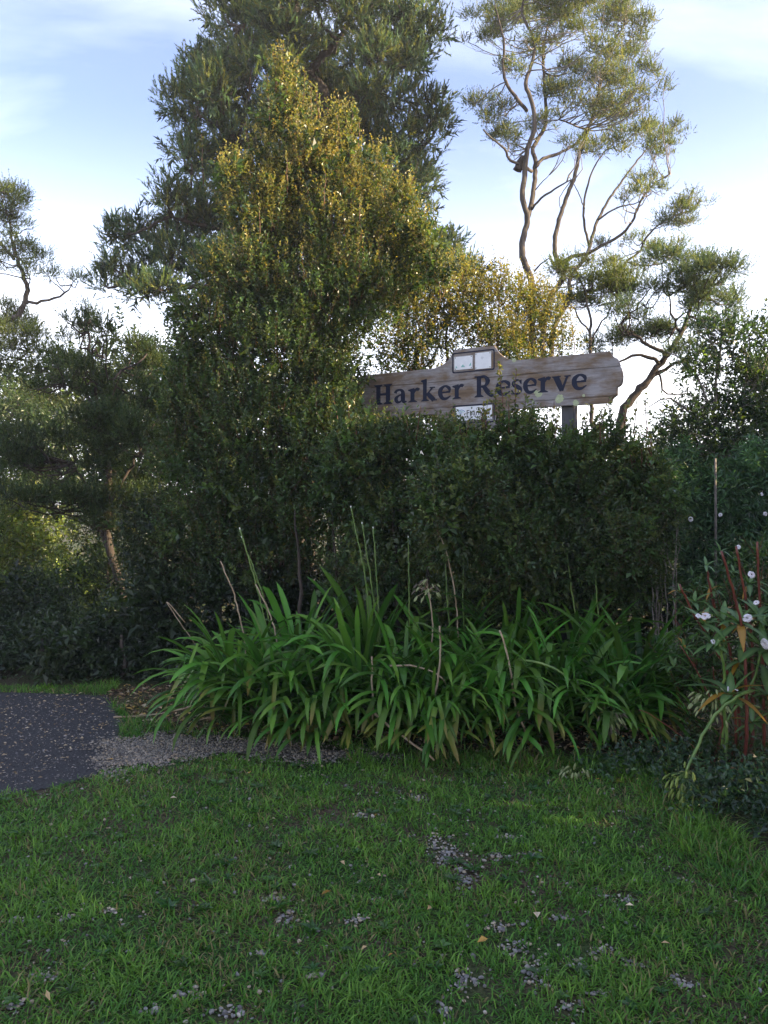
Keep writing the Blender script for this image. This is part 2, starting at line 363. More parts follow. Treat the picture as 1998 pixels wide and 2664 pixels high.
P = P[inside(Pn, GRAV) & (rng.random(len(P)) > 0.72 * thin)]
tag(stones('path_gravel', P, 0.0035 + 0.008 * rng.random(len(P)) ** 1.7, rng, [(r_ * 0.72, g_ * 0.70, b_ * 0.66) for r_, g_, b_ in PAL], OCT, OCTF), 'pale grey gravel strip between the lawn and the strappy plants', 'gravel')
P = []
for cx, cy, rx, ry in PATCH:
    k = int(rx * ry * 9000) + 14
    q = rng.normal(size=(k, 2)) * 0.5; P.append(np.c_[cx + q[:, 0] * rx, cy + q[:, 1] * ry, np.full(k, 0.006)])
sc_ = np.stack([(rng.random(2600) * 2 - 1) * 2.4, 1.8 + 3.3 * rng.random(2600), np.full(2600, 0.005)], 1); P = np.vstack(P + [sc_])
P = P[~inside(P, ROAD) & ~inside(P, BED)]
tag(stones('lawn_gravel', P, 0.0030 + 0.0070 * rng.random(len(P)) ** 1.8, rng, PAL), 'grey gravel stones showing through bare spots of the lawn', 'gravel')
P = np.stack([-1.7 - 3.7 * rng.random(16000), 3.8 + 3.2 * rng.random(16000), np.full(16000, 0.006)], 1); Pn = P.copy(); Pn[:, :2] += rng.normal(size=(len(P), 2)) * 0.07
P = P[inside(Pn, ROAD)]
tag(stones('driveway_chips', P, 0.003 + 0.006 * rng.random(len(P)) ** 2, rng, [(0.05, 0.05, 0.05), (0.08, 0.078, 0.076), (0.16, 0.155, 0.15), (0.03, 0.03, 0.03), (0.24, 0.22, 0.19)], OCT, OCTF), 'loose dark stone chips on the driveway', 'gravel')

# fallen leaves: driveway, soil margin, a few on the lawn
def litter(name, P, rng, pal, L=(0.012, 0.035), z=0.012):
    n = len(P); az = rng.random(n) * 6.283
    A = norm(np.stack([np.cos(az), np.sin(az), rng.normal(size=n) * 0.25], 1)); l_ = L[0] + (L[1] - L[0]) * rng.random(n)
    Q = np.c_[P[:, :2], np.full(n, z)]
    v, t, k = leaves(Q, A, l_, l_ * (0.3 + 0.35 * rng.random(n)), rng, 0.3)
    v[:, 2] = np.maximum(v[:, 2], z * 0.8)
    c = np.array(pal)[rng.integers(0, len(pal), n)] * (0.6 + 0.7 * rng.random((n, 1)))
    return link(name, newmesh(name, v, t, np.repeat(c, k, 0)), M_litter, kind='stuff')
DRY = [(0.36, 0.27, 0.16), (0.26, 0.18, 0.10), (0.42, 0.36, 0.24), (0.16, 0.10, 0.06), (0.40, 0.28, 0.08)]
q = np.stack([-1.9 - 3.5 * rng.random(2600), 3.9 + 2.9 * rng.random(2600)], 1); q = q[inside(q, ROAD)]
tag(litter('driveway_litter', q, rng, [(0.34, 0.27, 0.17), (0.22, 0.16, 0.09), (0.40, 0.34, 0.23)], (0.010, 0.034), z=0.014), 'small dry leaves scattered over the dark driveway', 'fallen leaves')
q = np.stack([-2.3 + 4.6 * rng.random(9000), 4.6 + 2.2 * rng.random(9000)], 1); q = q[inside(q, BED)]
tag(litter('bed_litter', q, rng, DRY + [(0.08, 0.05, 0.035)] * 3, (0.015, 0.06), z=0.012), 'brown leaf litter along the foot of the planting bed', 'fallen leaves')
q = np.stack([(rng.random(38) * 2 - 1) * 2.2, 2.2 + 2.6 * rng.random(38)], 1)
tag(litter('lawn_litter', q[~inside(q, ROAD)], rng, [(0.45, 0.33, 0.18), (0.5, 0.42, 0.3), (0.38, 0.24, 0.07)], (0.02, 0.045), z=0.035), 'few pale dry leaves lying on the lawn', 'fallen leaves')
# dry thatch and thin grass in the bed margin
def margin_grass(name, n, rng, region, hgt, pal):
    P = region(n); P = np.c_[P, np.zeros(len(P))]; n = len(P)
    az = rng.random(n) * 6.283; A = norm(np.stack([np.cos(az) * 0.8, np.sin(az) * 0.8, 0.25 + rng.random(n)], 1))
    L = hgt * (0.4 + rng.random(n)); v, t, k = needles(P, A, L, 0.003 + 0.002 * rng.random(n), rng)
    c = np.array(pal)[rng.integers(0, len(pal), n)] * (0.6 + 0.7 * rng.random((n, 1)))
    return link(name, newmesh(name, v, t, np.repeat(c, k, 0)), M_grass, kind='stuff')
def reg_margin(n):
    q = np.stack([-2.4 + 2.0 * rng.random(n), 4.9 + 1.9 * rng.random(n)], 1)
    return q[inside(q, BED) & ~inside(q, GRAV) & (edge_noise(q, 5, 1, 0.4) + rng.random(len(q)) > 0.35)]
tag(margin_grass('margin_grass', 9000, rng, reg_margin, 0.07, [(0.05, 0.10, 0.025), (0.04, 0.08, 0.02), (0.22, 0.17, 0.08), (0.16, 0.11, 0.06)]), 'thin grass and thatch beside the driveway edge', 'grass')

# ------------------------------------------------------------------ foliage machinery
# gold tips rise with height: young growth plus sunlit glow put into the colour
def sample_blobs(blobs, n, rng, shell=0.45, up=0.25, inner_keep=0.25):
    """blobs: (centre xyz, radii xyz). Returns shoot positions and outward directions near the surface of the union."""
    c = np.array([b[0] for b in blobs]); r = np.array([b[1] for b in blobs])
    area = (r[:, 0] * r[:, 2] + r[:, 0] * r[:, 1] + r[:, 1] * r[:, 2]); pr = area / area.sum()
    i = rng.choice(len(blobs), n, p=pr)
    u = norm(rng.normal(size=(n, 3)) + np.array([0, 0, up]))
    ph_ = i * 1.7
    bump = 1 + 0.13 * np.sin(u[:, 0] * 5 + ph_) * np.sin(u[:, 2] * 6 + 2 * ph_) + 0.10 * np.sin(u[:, 1] * 9 + u[:, 2] * 7 + ph_)
    f = (1 - shell * rng.random(n) ** 1.6) * bump
    P = c[i] + u * r[i] * f[:, None]
    if len(blobs) > 1:
        deep = np.zeros(n, bool)
        for k in range(len(blobs)):
            d = np.linalg.norm((P - c[k]) / r[k], axis=1); deep |= (d < 0.62) & (i != k)
        keep = ~deep | (rng.random(n) < inner_keep); P, u, i = P[keep], u[keep], i[keep]
    return P, u, i

def foliage(parent, blobs, n, rng, m, mtwig, kind='leaf', shoot=(0.12, 0.3), per=11, L=0.035, Wd=0.02, ang=55, up=0.5, rnd=0.5, out=0.7,
            base=((0.03, 0.06, 0.02),), tipc=None, tipf=0.25, twig_r=0.0016, shell=0.45, blob_up=0.25, shade_var=0.35, name='crown', inner=0.25, droop=0.0, tipz=3.45, clump=0.45):
    P, u, bi = sample_blobs(blobs, n, rng, shell, blob_up, inner); n = len(P)
    P[:, 2] = np.maximum(P[:, 2], 0.05)
    k1, k2 = rng.random(3) * 6, rng.random(3) * 6
    cl = np.sin(P @ np.array([5.1, 3.3, 4.2]) + k1[0] + 1.5 * np.sin(P @ np.array([2.2, -4.1, 5.3]) + k1[1])) * 0.6 + np.sin(P @ np.array([-9.3, 7.1, 8.7]) + k2[0] + 1.2 * np.sin(P @ np.array([6.1, 5.2, -7.9]) + k2[1])) * 0.5
    kp0 = rng.random(n) < np.clip(0.82 + clump * cl, 0.12, 1.0); P, u, bi, cl = P[kp0], u[kp0], bi[kp0], cl[kp0]; n = len(P)
    d = norm(u * out + np.array([0, 0, up]) + rng.normal(size=(n, 3)) * rnd)
    sl = shoot[0] + (shoot[1] - shoot[0]) * rng.random(n)
    s, e = frame(d, rng)
    tt = (np.arange(per) + 0.6) / per
    tj = np.clip(tt[None] + rng.normal(size=(n, per)) * 0.03, 0.02, 1.0)
    bend = norm(rng.normal(size=(n, 3)) + np.array([0, 0, 0.6 - droop * 2])) * 0.16
    Q = P[:, None] + d[:, None] * (sl[:, None] * tj)[..., None] + bend[:, None] * (sl[:, None] * tj ** 2)[..., None]
    phi = np.arange(per)[None] * 2.4 + rng.random((n, 1)) * 6.28 + rng.normal(size=(n, per)) * 0.4
    al = np.radians(ang) * (1.15 - 0.55 * tt)[None] + rng.normal(size=(n, per)) * 0.18
    A = d[:, None] * np.cos(al)[..., None] + (s[:, None] * np.cos(phi)[..., None] + e[:, None] * np.sin(phi)[..., None]) * np.sin(al)[..., None]
    A[..., 2] -= droop
    A = norm(A.reshape(-1, 3)); Q = Q.reshape(-1, 3)
    N = len(Q); sz = (0.65 + 0.6 * rng.random(N)) * np.tile(1.0 - 0.35 * tt ** 2, n)
    base = np.array(base)
    c = base[rng.integers(0, len(base), n)] * (1 + shade_var * rng.normal(size=(n, 1))).clip(0.45, 1.8)
    c = c * (1 + 0.22 * cl[:, None]).clip(0.6, 1.4)
    c = np.repeat(c, per, 0) * (0.8 + 0.4 * rng.random((N, 1)))
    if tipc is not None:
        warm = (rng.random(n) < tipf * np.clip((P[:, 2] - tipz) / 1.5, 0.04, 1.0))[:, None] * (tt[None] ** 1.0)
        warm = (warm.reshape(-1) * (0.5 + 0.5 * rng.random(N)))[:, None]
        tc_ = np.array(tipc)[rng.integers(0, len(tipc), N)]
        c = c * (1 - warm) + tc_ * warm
    if kind == 'leaf': v, t, k = leaves(Q, A, L * sz, Wd * sz, rng)
    else: v, t, k = needles(Q, A, L * sz, np.full(N, Wd) * (0.8 + 0.4 * rng.random(N)), rng)
    o = link(name, newmesh(name, v, t, np.repeat(c, k, 0)), m, parent, 'stuff')
    if mtwig is not None:
        kp = rng.random(n) < (0.45 if kind == 'leaf' else 0.16); P_, d_, sl_, b_ = P[kp], d[kp], sl[kp], bend[kp]; n_ = len(P_)
        v, t = prisms(P_ - d_ * sl_[:, None] * 0.35, P_ + d_ * sl_[:, None] * 0.92 + b_ * sl_[:, None] * 0.8, np.full(n_, twig_r), np.full(n_, twig_r * 0.45), rng)
        link('twig', newmesh('twig', v, t), mtwig, parent, 'stuff')
    return P
def branches(parent, skel, blobs, rng, m, r=0.018, name='branch', subs=0, sub_r=0.006):
    """curved branches from the nearest lower skeleton point to each clump, plus thin sub-branches fanning out inside it"""
    skel = np.asarray(skel); parts = []
    for c, rad in blobs:
        c = np.array(c); dlt = skel - c; w = np.linalg.norm(dlt, axis=1) + 1.2 * np.maximum(dlt[:, 2], 0)
        p = skel[np.argmin(w)]; mid = (p + c) / 2 + np.array([0, 0, -0.12 * np.linalg.norm(c - p)]) + rng.normal(size=3) * 0.06
        path = smooth_path([p, mid, c], 0.12, 0.012, rng); parts.append(tube(path, r, r * 0.45, 5))
        for k in range(subs):
            u = norm(rng.normal(size=3) + np.array([0, 0, 0.5])); e = c + u * np.array(rad) * (0.75 + 0.25 * rng.random())
            b = path[int(len(path) * (0.45 + 0.5 * rng.random()))]
            parts.append(tube(smooth_path([b, (b + e) / 2 + rng.normal(size=3) * 0.05 - np.array([0, 0, 0.05]), e], 0.14, 0.008, rng), sub_r, sub_r * 0.35, 3))
    v, t = merge(parts); return link(name, newmesh(name, v, t, smooth=True), m, parent, 'stuff')
def dblob(px, py, rx, ry, Y, dep=None):
    c = atd(px, py, Y); a, b = pxm(rx, Y), pxm(ry, Y); return (c, np.array([a, dep if dep else (a + b) / 2, b]))
def stem(parent, pts, r0, r1, m, rng, name='trunk', sides=9, wig=0.006, lump=0.06, step=0.07, power=1.0):
    p = smooth_path(pts, step, wig, rng); v, t = tube(p, r0, r1, sides, rng, lump, power)
    link(name, newmesh(name, v, t, smooth=True), m, parent); return p

# ------------------------------------------------------------------ totara, the big dark conifer
TY = 13.0
rng = np.random.default_rng(21)
tb = thing('conifer_tree', 'massive dark blue-green needle-leaved tree towering behind the golden-tipped shrub', 'tree', (-1.6, TY, 0))
macro = [(520, 60, 100, 80), (640, 30, 110, 90), (760, 40, 110, 95), (880, 60, 90, 80), (450, 150, 80, 75), (560, 170, 95, 80), (700, 160, 100, 85), (830, 170, 105, 85), (905, 250, 65, 75), (430, 255, 72, 75),
         (540, 290, 95, 75), (880, 340, 85, 75), (780, 320, 95, 85), (640, 300, 95, 85), (425, 350, 65, 50), (355, 440, 62, 52), (440, 460, 85, 65), (295, 520, 70, 52), (260, 600, 55, 52), (375, 570, 85, 55), (480, 560, 85, 75),
         (910, 430, 45, 50), (340, 640, 75, 35), (965, 555, 60, 45), (1005, 590, 40, 28), (600, -90, 130, 80), (760, -120, 140, 90), (880, -70, 90, 70), (500, -40, 70, 60), (690, -230, 120, 80),
         (700, 430, 120, 90), (820, 470, 90, 80), (570, 440, 100, 80), (880, 560, 90, 70), (700, 560, 130, 90), (550, 650, 130, 70), (800, 650, 120, 60)]
tblobs = []
for (x, y, a, b) in macro + [(480, 200, 60, 60), (600, 230, 70, 60), (740, 250, 80, 70), (860, 130, 60, 50), (400, 500, 60, 40), (480, 380, 60, 60)]:
    Yc = TY + rng.normal() * 0.9 + (0.9 if 560 < x < 860 and y > 380 else 0)
    c, r = dblob(x, y, a, b, Yc)
    for k in range(6):                                   # each bough is a cluster of smaller brush-like clumps
        u = norm(rng.normal(size=3) + np.array([0, -0.35, 0.15])); q = 0.33 + 0.22 * rng.random()
        tblobs.append((c + u * r * 0.62, r * np.array([q * 1.15, q * 1.15, q]) * (0.9 + 0.3 * rng.random())))
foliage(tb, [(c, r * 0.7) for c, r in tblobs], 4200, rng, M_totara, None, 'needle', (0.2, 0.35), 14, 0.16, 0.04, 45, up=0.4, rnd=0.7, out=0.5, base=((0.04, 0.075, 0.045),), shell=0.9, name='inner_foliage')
foliage(tb, tblobs, 33000, rng, M_totara, M_bark_dark, 'needle', (0.12, 0.26), 20, 0.064, 0.0155, 34, up=0.8, rnd=0.4, out=0.75,
        base=((0.085, 0.142, 0.084), (0.070, 0.125, 0.076), (0.115, 0.160, 0.058), (0.150, 0.170, 0.052)), twig_r=0.004, shell=0.6, shade_var=0.28, clump=0.2)
tr = stem(tb, [(-1.45, TY + .3, 0), (-1.35, TY + .3, 3), (-1.12, TY + .2, 5.2), atd(705, 250, TY), atd(640, 120, TY), atd(640, -100, TY), atd(680, -260, TY)], 0.30, 0.06, M_bark_dark, rng, 'trunk', 12, 0.01)
tl = []
for pts, r in (([atd(700, 420, TY), atd(600, 360, TY), atd(500, 290, TY - .3), atd(430, 250, TY - .3)], 0.09), ([atd(700, 600, TY), atd(560, 600, TY), atd(420, 620, TY - .4), atd(290, 600, TY - .5)], 0.08),
               ([atd(705, 300, TY), atd(800, 220, TY), atd(860, 120, TY - .3), atd(900, 60, TY - .3)], 0.09), ([atd(700, 460, TY), atd(820, 400, TY), atd(900, 330, TY)], 0.08), ([atd(690, 200, TY), atd(600, 140, TY - .3), atd(520, 60, TY - .4)], 0.08),
               ([atd(700, 520, TY), atd(520, 500, TY), atd(360, 470, TY - .3)], 0.07), ([atd(700, 620, TY), atd(850, 590, TY), atd(980, 575, TY)], 0.06), ([atd(655, 160, TY), atd(720, 100, TY), atd(770, 20, TY)], 0.08)):
    tl.append(stem(tb, pts, r, 0.025, M_bark_dark, rng, 'limb', 7, 0.015))
branches(tb, np.vstack([tr] + tl), [tblobs[i] for i in range(0, len(tblobs), 2)], rng, M_bark_dark, 0.03, subs=2, sub_r=0.009)

# ------------------------------------------------------------------ kanuka, tall feathery tree on the right
def z2(x, y): return (998 + x / 1.659) / D, (y / 1.659) / D
KY = 12.0
rng = np.random.default_rng(31)
kt = thing('tea_tree', 'tall open feathery tree with bare twisting grey stems rising behind the sign', 'tree', (1.75, KY, 0))
def zp(pts, Y0, dy=0.0):
    n = len(pts); return [atd(*z2(x, y), Y0 + dy * i / max(n - 1, 1)) for i, (x, y) in enumerate(pts)]
KS = [
    ([(650, 1560), (640, 1400), (640, 1290), (635, 1200), (600, 1110), (602, 1030), (622, 940), (600, 860), (608, 760), (620, 640), (650, 560), (640, 440), (615, 360), (650, 230), (640, 150), (600, 60), (610, -60)], 0, -0.4, 0.105, 0.02, 'trunk'),
    ([(622, 940), (645, 840), (652, 760), (655, 690), (645, 640), (690, 560), (700, 480), (690, 300), (690, 200), (720, 60)], 0, 0.6, 0.07, 0.02, 'limb'),
    ([(620, 480), (580, 430), (535, 370), (515, 290), (520, 190), (500, 100), (480, 20)], -0.2, -0.5, 0.05, 0.015, 'limb'),
    ([(640, 905), (680, 855), (740, 815), (790, 785)], 0, -0.3, 0.035, 0.016, 'limb'),
    ([(655, 720), (690, 685), (760, 660), (840, 610), (900, 520), (980, 460), (1060, 430)], 0.1, 0.7, 0.05, 0.012, 'limb'),
    ([(640, 740), (600, 715), (545, 690), (520, 640), (470, 600), (430, 560)], 0, -0.7, 0.045, 0.012, 'limb'),
    ([(655, 820), (690, 780), (715, 755)], 0, -0.2, 0.016, 0.006, 'limb'),
    ([(690, 1560), (690, 1400), (715, 1290), (775, 1200), (765, 1145), (740, 1090), (750, 980), (790, 850), (825, 760), (850, 650), (880, 560), (915, 470), (930, 390), (960, 300), (1000, 180), (1040, 110)], 0.3, 0.4, 0.085, 0.015, 'trunk'),
    ([(765, 1145), (810, 1110), (880, 1095), (940, 1060), (1030, 1010), (1080, 940), (1110, 870), (1160, 800), (1235, 750)], 0.3, -0.6, 0.055, 0.012, 'limb'),
    ([(720, 1560), (735, 1420), (800, 1290), (805, 1200), (875, 1105), (905, 1010), (925, 950), (980, 850), (1060, 740), (1130, 650), (1200, 590)], 0.6, 0.9, 0.075, 0.012, 'trunk'),
    ([(795, 1293), (850, 1265), (915, 1252), (990, 1200), (1050, 1130), (1110, 1080), (1130, 1030), (1200, 960), (1280, 920)], 0.6, -0.4, 0.05, 0.012, 'limb'),
    ([(1050, 1130), (1110, 1145), (1190, 1140), (1250, 1100)], 0.3, 0.2, 0.025, 0.008, 'limb'),
    ([(887, 1060), (865, 950), (868, 860), (900, 740), (950, 660), (1000, 610)], 0.6, 0.2, 0.04, 0.01, 'limb'),
    ([(925, 950), (1000, 900), (1080, 880), (1120, 860)], 0.6, -0.2, 0.03, 0.01, 'limb'),
    ([(868, 900), (840, 830), (800, 760)], 0.6, 0.2, 0.018, 0.006, 'limb'),
    ([(650, 1170), (680, 1140), (712, 1115)], 0.0, -0.3, 0.025, 0.012, 'limb'),
    ([(825, 760), (760, 850), (765, 905)], 0.3, 0.0, 0.014, 0.008, 'limb'),
    ([(880, 560), (830, 545), (770, 520), (720, 520)], 0.3, -0.5, 0.03, 0.01, 'limb'),
    ([(930, 390), (1000, 350), (1080, 330)], 0.4, 0.3, 0.03, 0.01, 'limb')]
ks = []
for pts, y0, dy, r0, r1, nm in KS: ks.append(stem(kt, zp(pts, KY + y0, dy), r0 * 0.56, r1 * 0.6, M_bark_grey, rng, nm, 9, 0.004, 0.05, 0.06, 0.8))
kc = [(410, 120, 90, 45), (560, 105, 75, 40), (500, 30, 130, 50), (690, 70, 100, 50), (850, 70, 120, 50), (970, 30, 110, 45), (1060, 130, 85, 50), (1090, 215, 85, 45), (940, 190, 95, 50), (810, 330, 95, 42), (960, 290, 110, 45), (1100, 320, 85, 45), (1150, 395, 75, 35),
      (740, 425, 100, 40), (880, 450, 95, 45), (1000, 470, 100, 48), (460, 470, 85, 45), (480, 560, 75, 40), (550, 620, 55, 32), (700, 540, 70, 38), (1040, 560, 100, 50), (1200, 560, 90, 45), (1160, 640, 95, 38), (950, 640, 100, 38), (820, 630, 65, 32), (560, 300, 55, 40), (710, 210, 75, 40),
      (1150, 800, 75, 45), (1240, 940, 90, 45), (1330, 880, 70, 30), (1080, 840, 50, 38), (1240, 1080, 85, 38), (910, 1060, 50, 22), (1070, 1045, 55, 24), (830, 1150, 70, 30), (960, 1150, 50, 26), (1020, 1220, 70, 30), (640, -60, 160, 60), (860, -70, 180, 60), (760, 0, 120, 50), (1010, 400, 80, 40), (620, 200, 60, 35), (1000, 80, 80, 40), (1150, 1140, 60, 24)]
kblobs = []
for (x, y, a, b) in kc:
    c, r = dblob(*z2(x, y), a / 1.659 / D, b / 1.659 / D, KY + rng.normal() * 0.55)
    for k in range(9):
        u = norm(rng.normal(size=3)) * (0.6 + 0.6 * rng.random()); g_ = 0.45 + 0.75 * rng.random(); kblobs.append((c + u * r * np.array([1.05, 1.2, 0.9]), r * np.array([0.55, 0.55, 0.30]) * g_))
foliage(kt, kblobs, 19000, rng, M_kanuka, M_twig_grey, 'needle', (0.07, 0.20), 14, 0.032, 0.0115, 40, up=0.55, rnd=0.45, out=0.6, blob_up=0.8,
        base=((0.10, 0.145, 0.066), (0.13, 0.165, 0.06), (0.08, 0.122, 0.064), (0.17, 0.18, 0.06)), twig_r=0.0018, shell=0.8, shade_var=0.25)
branches(kt, np.vstack(ks), kblobs[::2], rng, M_twig_grey, 0.010, subs=3, sub_r=0.004)
v, t = tube(smooth_path(zp([(578, 735), (590, 705), (606, 680)], KY - .15), 0.03), 0.06, 0.05, 8, rng, 0.15)
link('burl', newmesh('burl', v, t, smooth=True), M_bark_dark, kt)

def small_tree(name, label, stems, clumps, Y, seed, n, cols, mbark=M_bark_dark, sub=4, shoot=(0.08, 0.22), per=15, L=0.034, Wd=0.012, shell=0.9, up=0.4, subs=2, spread=0.4, base=None, br=0.012, q=(0.55, 0.45)):
    r_ = np.random.default_rng(seed)
    o = thing(name, label, 'tree', base if base is not None else (stems[0][0][0][0], Y, 0))
    ss = [stem(o, pts, r0, r1, mbark, r_, 'trunk' if i == 0 else 'limb', 8, 0.012, 0.08, 0.08, 0.8) for i, (pts, r0, r1) in enumerate(stems)]
    bl = []
    for (x, y, a, b) in clumps:
        c, r = dblob(x, y, a, b, Y + r_.normal() * spread)
        for k in range(sub):
            u = norm(r_.normal(size=3)); g_ = 0.7 + 0.7 * r_.random(); bl.append((c + u * r * np.array([0.85, 1.0, 0.65]), r * np.array([q[0], q[0], q[1] * 0.85]) * g_))
    foliage(o, bl, int(n * 1.3), r_, M_kanuka, M_twig_grey if mbark is M_bark_grey else M_bark_dark, 'needle', shoot, per, L, Wd, 42, up=up, rnd=0.45, out=0.65, base=cols, blob_up=0.7, twig_r=0.0018, shell=shell, shade_var=0.25)
    branches(o, np.vstack(ss), bl, r_, mbark, br, subs=subs, sub_r=0.0045)
    return o
OLIVE = ((0.090, 0.125, 0.035), (0.11, 0.14, 0.036), (0.07, 0.105, 0.036))
DARKG = ((0.034, 0.062, 0.028), (0.044, 0.072, 0.028), (0.055, 0.078, 0.028))
BLUEG = ((0.060, 0.105, 0.068), (0.075, 0.118, 0.066), (0.10, 0.13, 0.06))
# leaning small tree right of the sign
Y = 10.5
small_tree('tea_tree', 'small leaning tree with flat dark feathery crown to the right of the sign', [
    ([atd(1330, 1080, Y), atd(1345, 900, Y), atd(1400, 820, Y), atd(1445, 760, Y), atd(1480, 700, Y), atd(1500, 630, Y)], 0.075, 0.014),
    ([atd(1425, 788, Y), atd(1400, 770, Y), atd(1350, 775, Y), atd(1320, 790, Y)], 0.03, 0.008), ([atd(1405, 815, Y), atd(1440, 795, Y), atd(1500, 770, Y), atd(1540, 740, Y)], 0.03, 0.008),
    ([atd(1470, 720, Y), atd(1450, 680, Y), atd(1445, 640, Y)], 0.018, 0.006), ([atd(1440, 770, Y), atd(1380, 730, Y), atd(1340, 700, Y), atd(1390, 660, Y)], 0.025, 0.006), ([atd(1420, 800, Y), atd(1440, 850, Y), atd(1510, 850, Y)], 0.016, 0.005)],
    [(1520, 595, 70, 28), (1565, 625, 40, 35), (1490, 610, 60, 28), (1540, 660, 55, 30), (1395, 640, 50, 26), (1360, 665, 45, 24), (1400, 705, 60, 26), (1430, 730, 45, 20), (1330, 720, 40, 26), (1300, 755, 35, 22), (1480, 760, 40, 20), (1550, 700, 45, 25), (1470, 560, 60, 25)],
    Y, 41, 4200, BLUEG, up=0.35)
# slim pale sapling just behind the sign
Y = 10.0
small_tree('sapling', 'slim pale sapling with sparse upswept twigs directly behind the sign', [
    ([atd(1283, 1080, Y), atd(1278, 900, Y), atd(1275, 780, Y), atd(1275, 690, Y), atd(1266, 640, Y), atd(1245, 580, Y)], 0.035, 0.008), ([atd(1276, 740, Y), atd(1310, 680, Y), atd(1340, 630, Y)], 0.014, 0.004), ([atd(1276, 720, Y), atd(1240, 670, Y), atd(1215, 630, Y)], 0.014, 0.004)],
    [(1240, 590, 45, 32), (1310, 615, 50, 30), (1345, 610, 35, 25), (1280, 640, 40, 30), (1225, 640, 30, 28)], Y, 42, 900, OLIVE, M_bark_grey, per=16, subs=5, up=0.7)
# sunlit tree at the left edge
Y = 13.0
small_tree('tea_tree', 'sunlit olive feathery tree with cloud-like tiers above the driveway', [
    ([atd(-60, 1300, Y), atd(-70, 1000, Y), atd(-50, 850, Y), atd(-60, 720, Y), atd(0, 697, Y), atd(38, 680, Y), atd(58, 640, Y), atd(52, 600, Y), atd(30, 540, Y), atd(20, 480, Y)], 0.11, 0.015),
    ([atd(52, 655, Y), atd(90, 650, Y), atd(130, 640, Y), atd(155, 615, Y)], 0.03, 0.008), ([atd(-70, 1000, Y), atd(0, 930, Y), atd(30, 880, Y), atd(20, 800, Y), atd(60, 760, Y)], 0.05, 0.01), ([atd(30, 560, Y), atd(-10, 510, Y), atd(-30, 470, Y)], 0.03, 0.01)],
    [(25, 435, 50, 30), (40, 470, 45, 30), (0, 480, 40, 30), (50, 550, 42, 22), (25, 530, 42, 22), (85, 585, 45, 20), (135, 605, 40, 20), (20, 665, 40, 22), (60, 705, 60, 30), (10, 725, 60, 35), (100, 745, 60, 32), (40, 790, 80, 40), (110, 800, 65, 38), (20, 870, 80, 45), (120, 870, 80, 45), (60, 950, 90, 45), (190, 800, 50, 40), (180, 900, 80, 50), (-60, 560, 60, 40), (-70, 700, 70, 50), (-40, 420, 50, 40)],
    Y, 43, 9000, OLIVE, M_bark_grey, up=0.5, shell=0.7)
# dark young tree beside the driveway
Y = 8.6
small_tree('tea_tree', 'dark slender tree with wispy pointed top at the driveway edge', [
    ([atd(272, 1480, Y), atd(270, 1310, Y), atd(247, 1225, Y), atd(232, 1150, Y), atd(236, 1050, Y), atd(226, 960, Y), atd(212, 860, Y), atd(196, 770, Y), atd(185, 690, Y)], 0.055, 0.008),
    ([atd(240, 1195, Y), atd(210, 1120, Y), atd(185, 1050, Y), atd(160, 1000, Y)], 0.028, 0.007), ([atd(236, 1090, Y), atd(275, 1020, Y), atd(310, 960, Y)], 0.02, 0.006), ([atd(222, 930, Y), atd(240, 870, Y), atd(262, 800, Y)], 0.016, 0.005), ([atd(214, 880, Y), atd(180, 850, Y), atd(140, 830, Y)], 0.014, 0.004)],
    [(185, 700, 22, 40), (160, 690, 25, 20), (210, 720, 28, 34), (200, 780, 40, 36), (150, 800, 50, 28), (230, 850, 50, 36), (120, 850, 55, 30), (260, 900, 55, 38), (80, 940, 70, 36), (170, 930, 65, 34), (60, 1000, 75, 36), (130, 1020, 75, 38), (250, 990, 60, 42), (60, 1070, 65, 34), (140, 1085, 60, 30), (290, 1060, 60, 50), (236, 1130, 45, 40), (225, 1080, 40, 36), (200, 1180, 50, 26), (310, 940, 50, 50), (250, 1230, 40, 30), (320, 860, 45, 50), (300, 780, 40, 36)],
    Y, 44, 6200, DARKG, up=0.55, shell=0.85, spread=0.35)

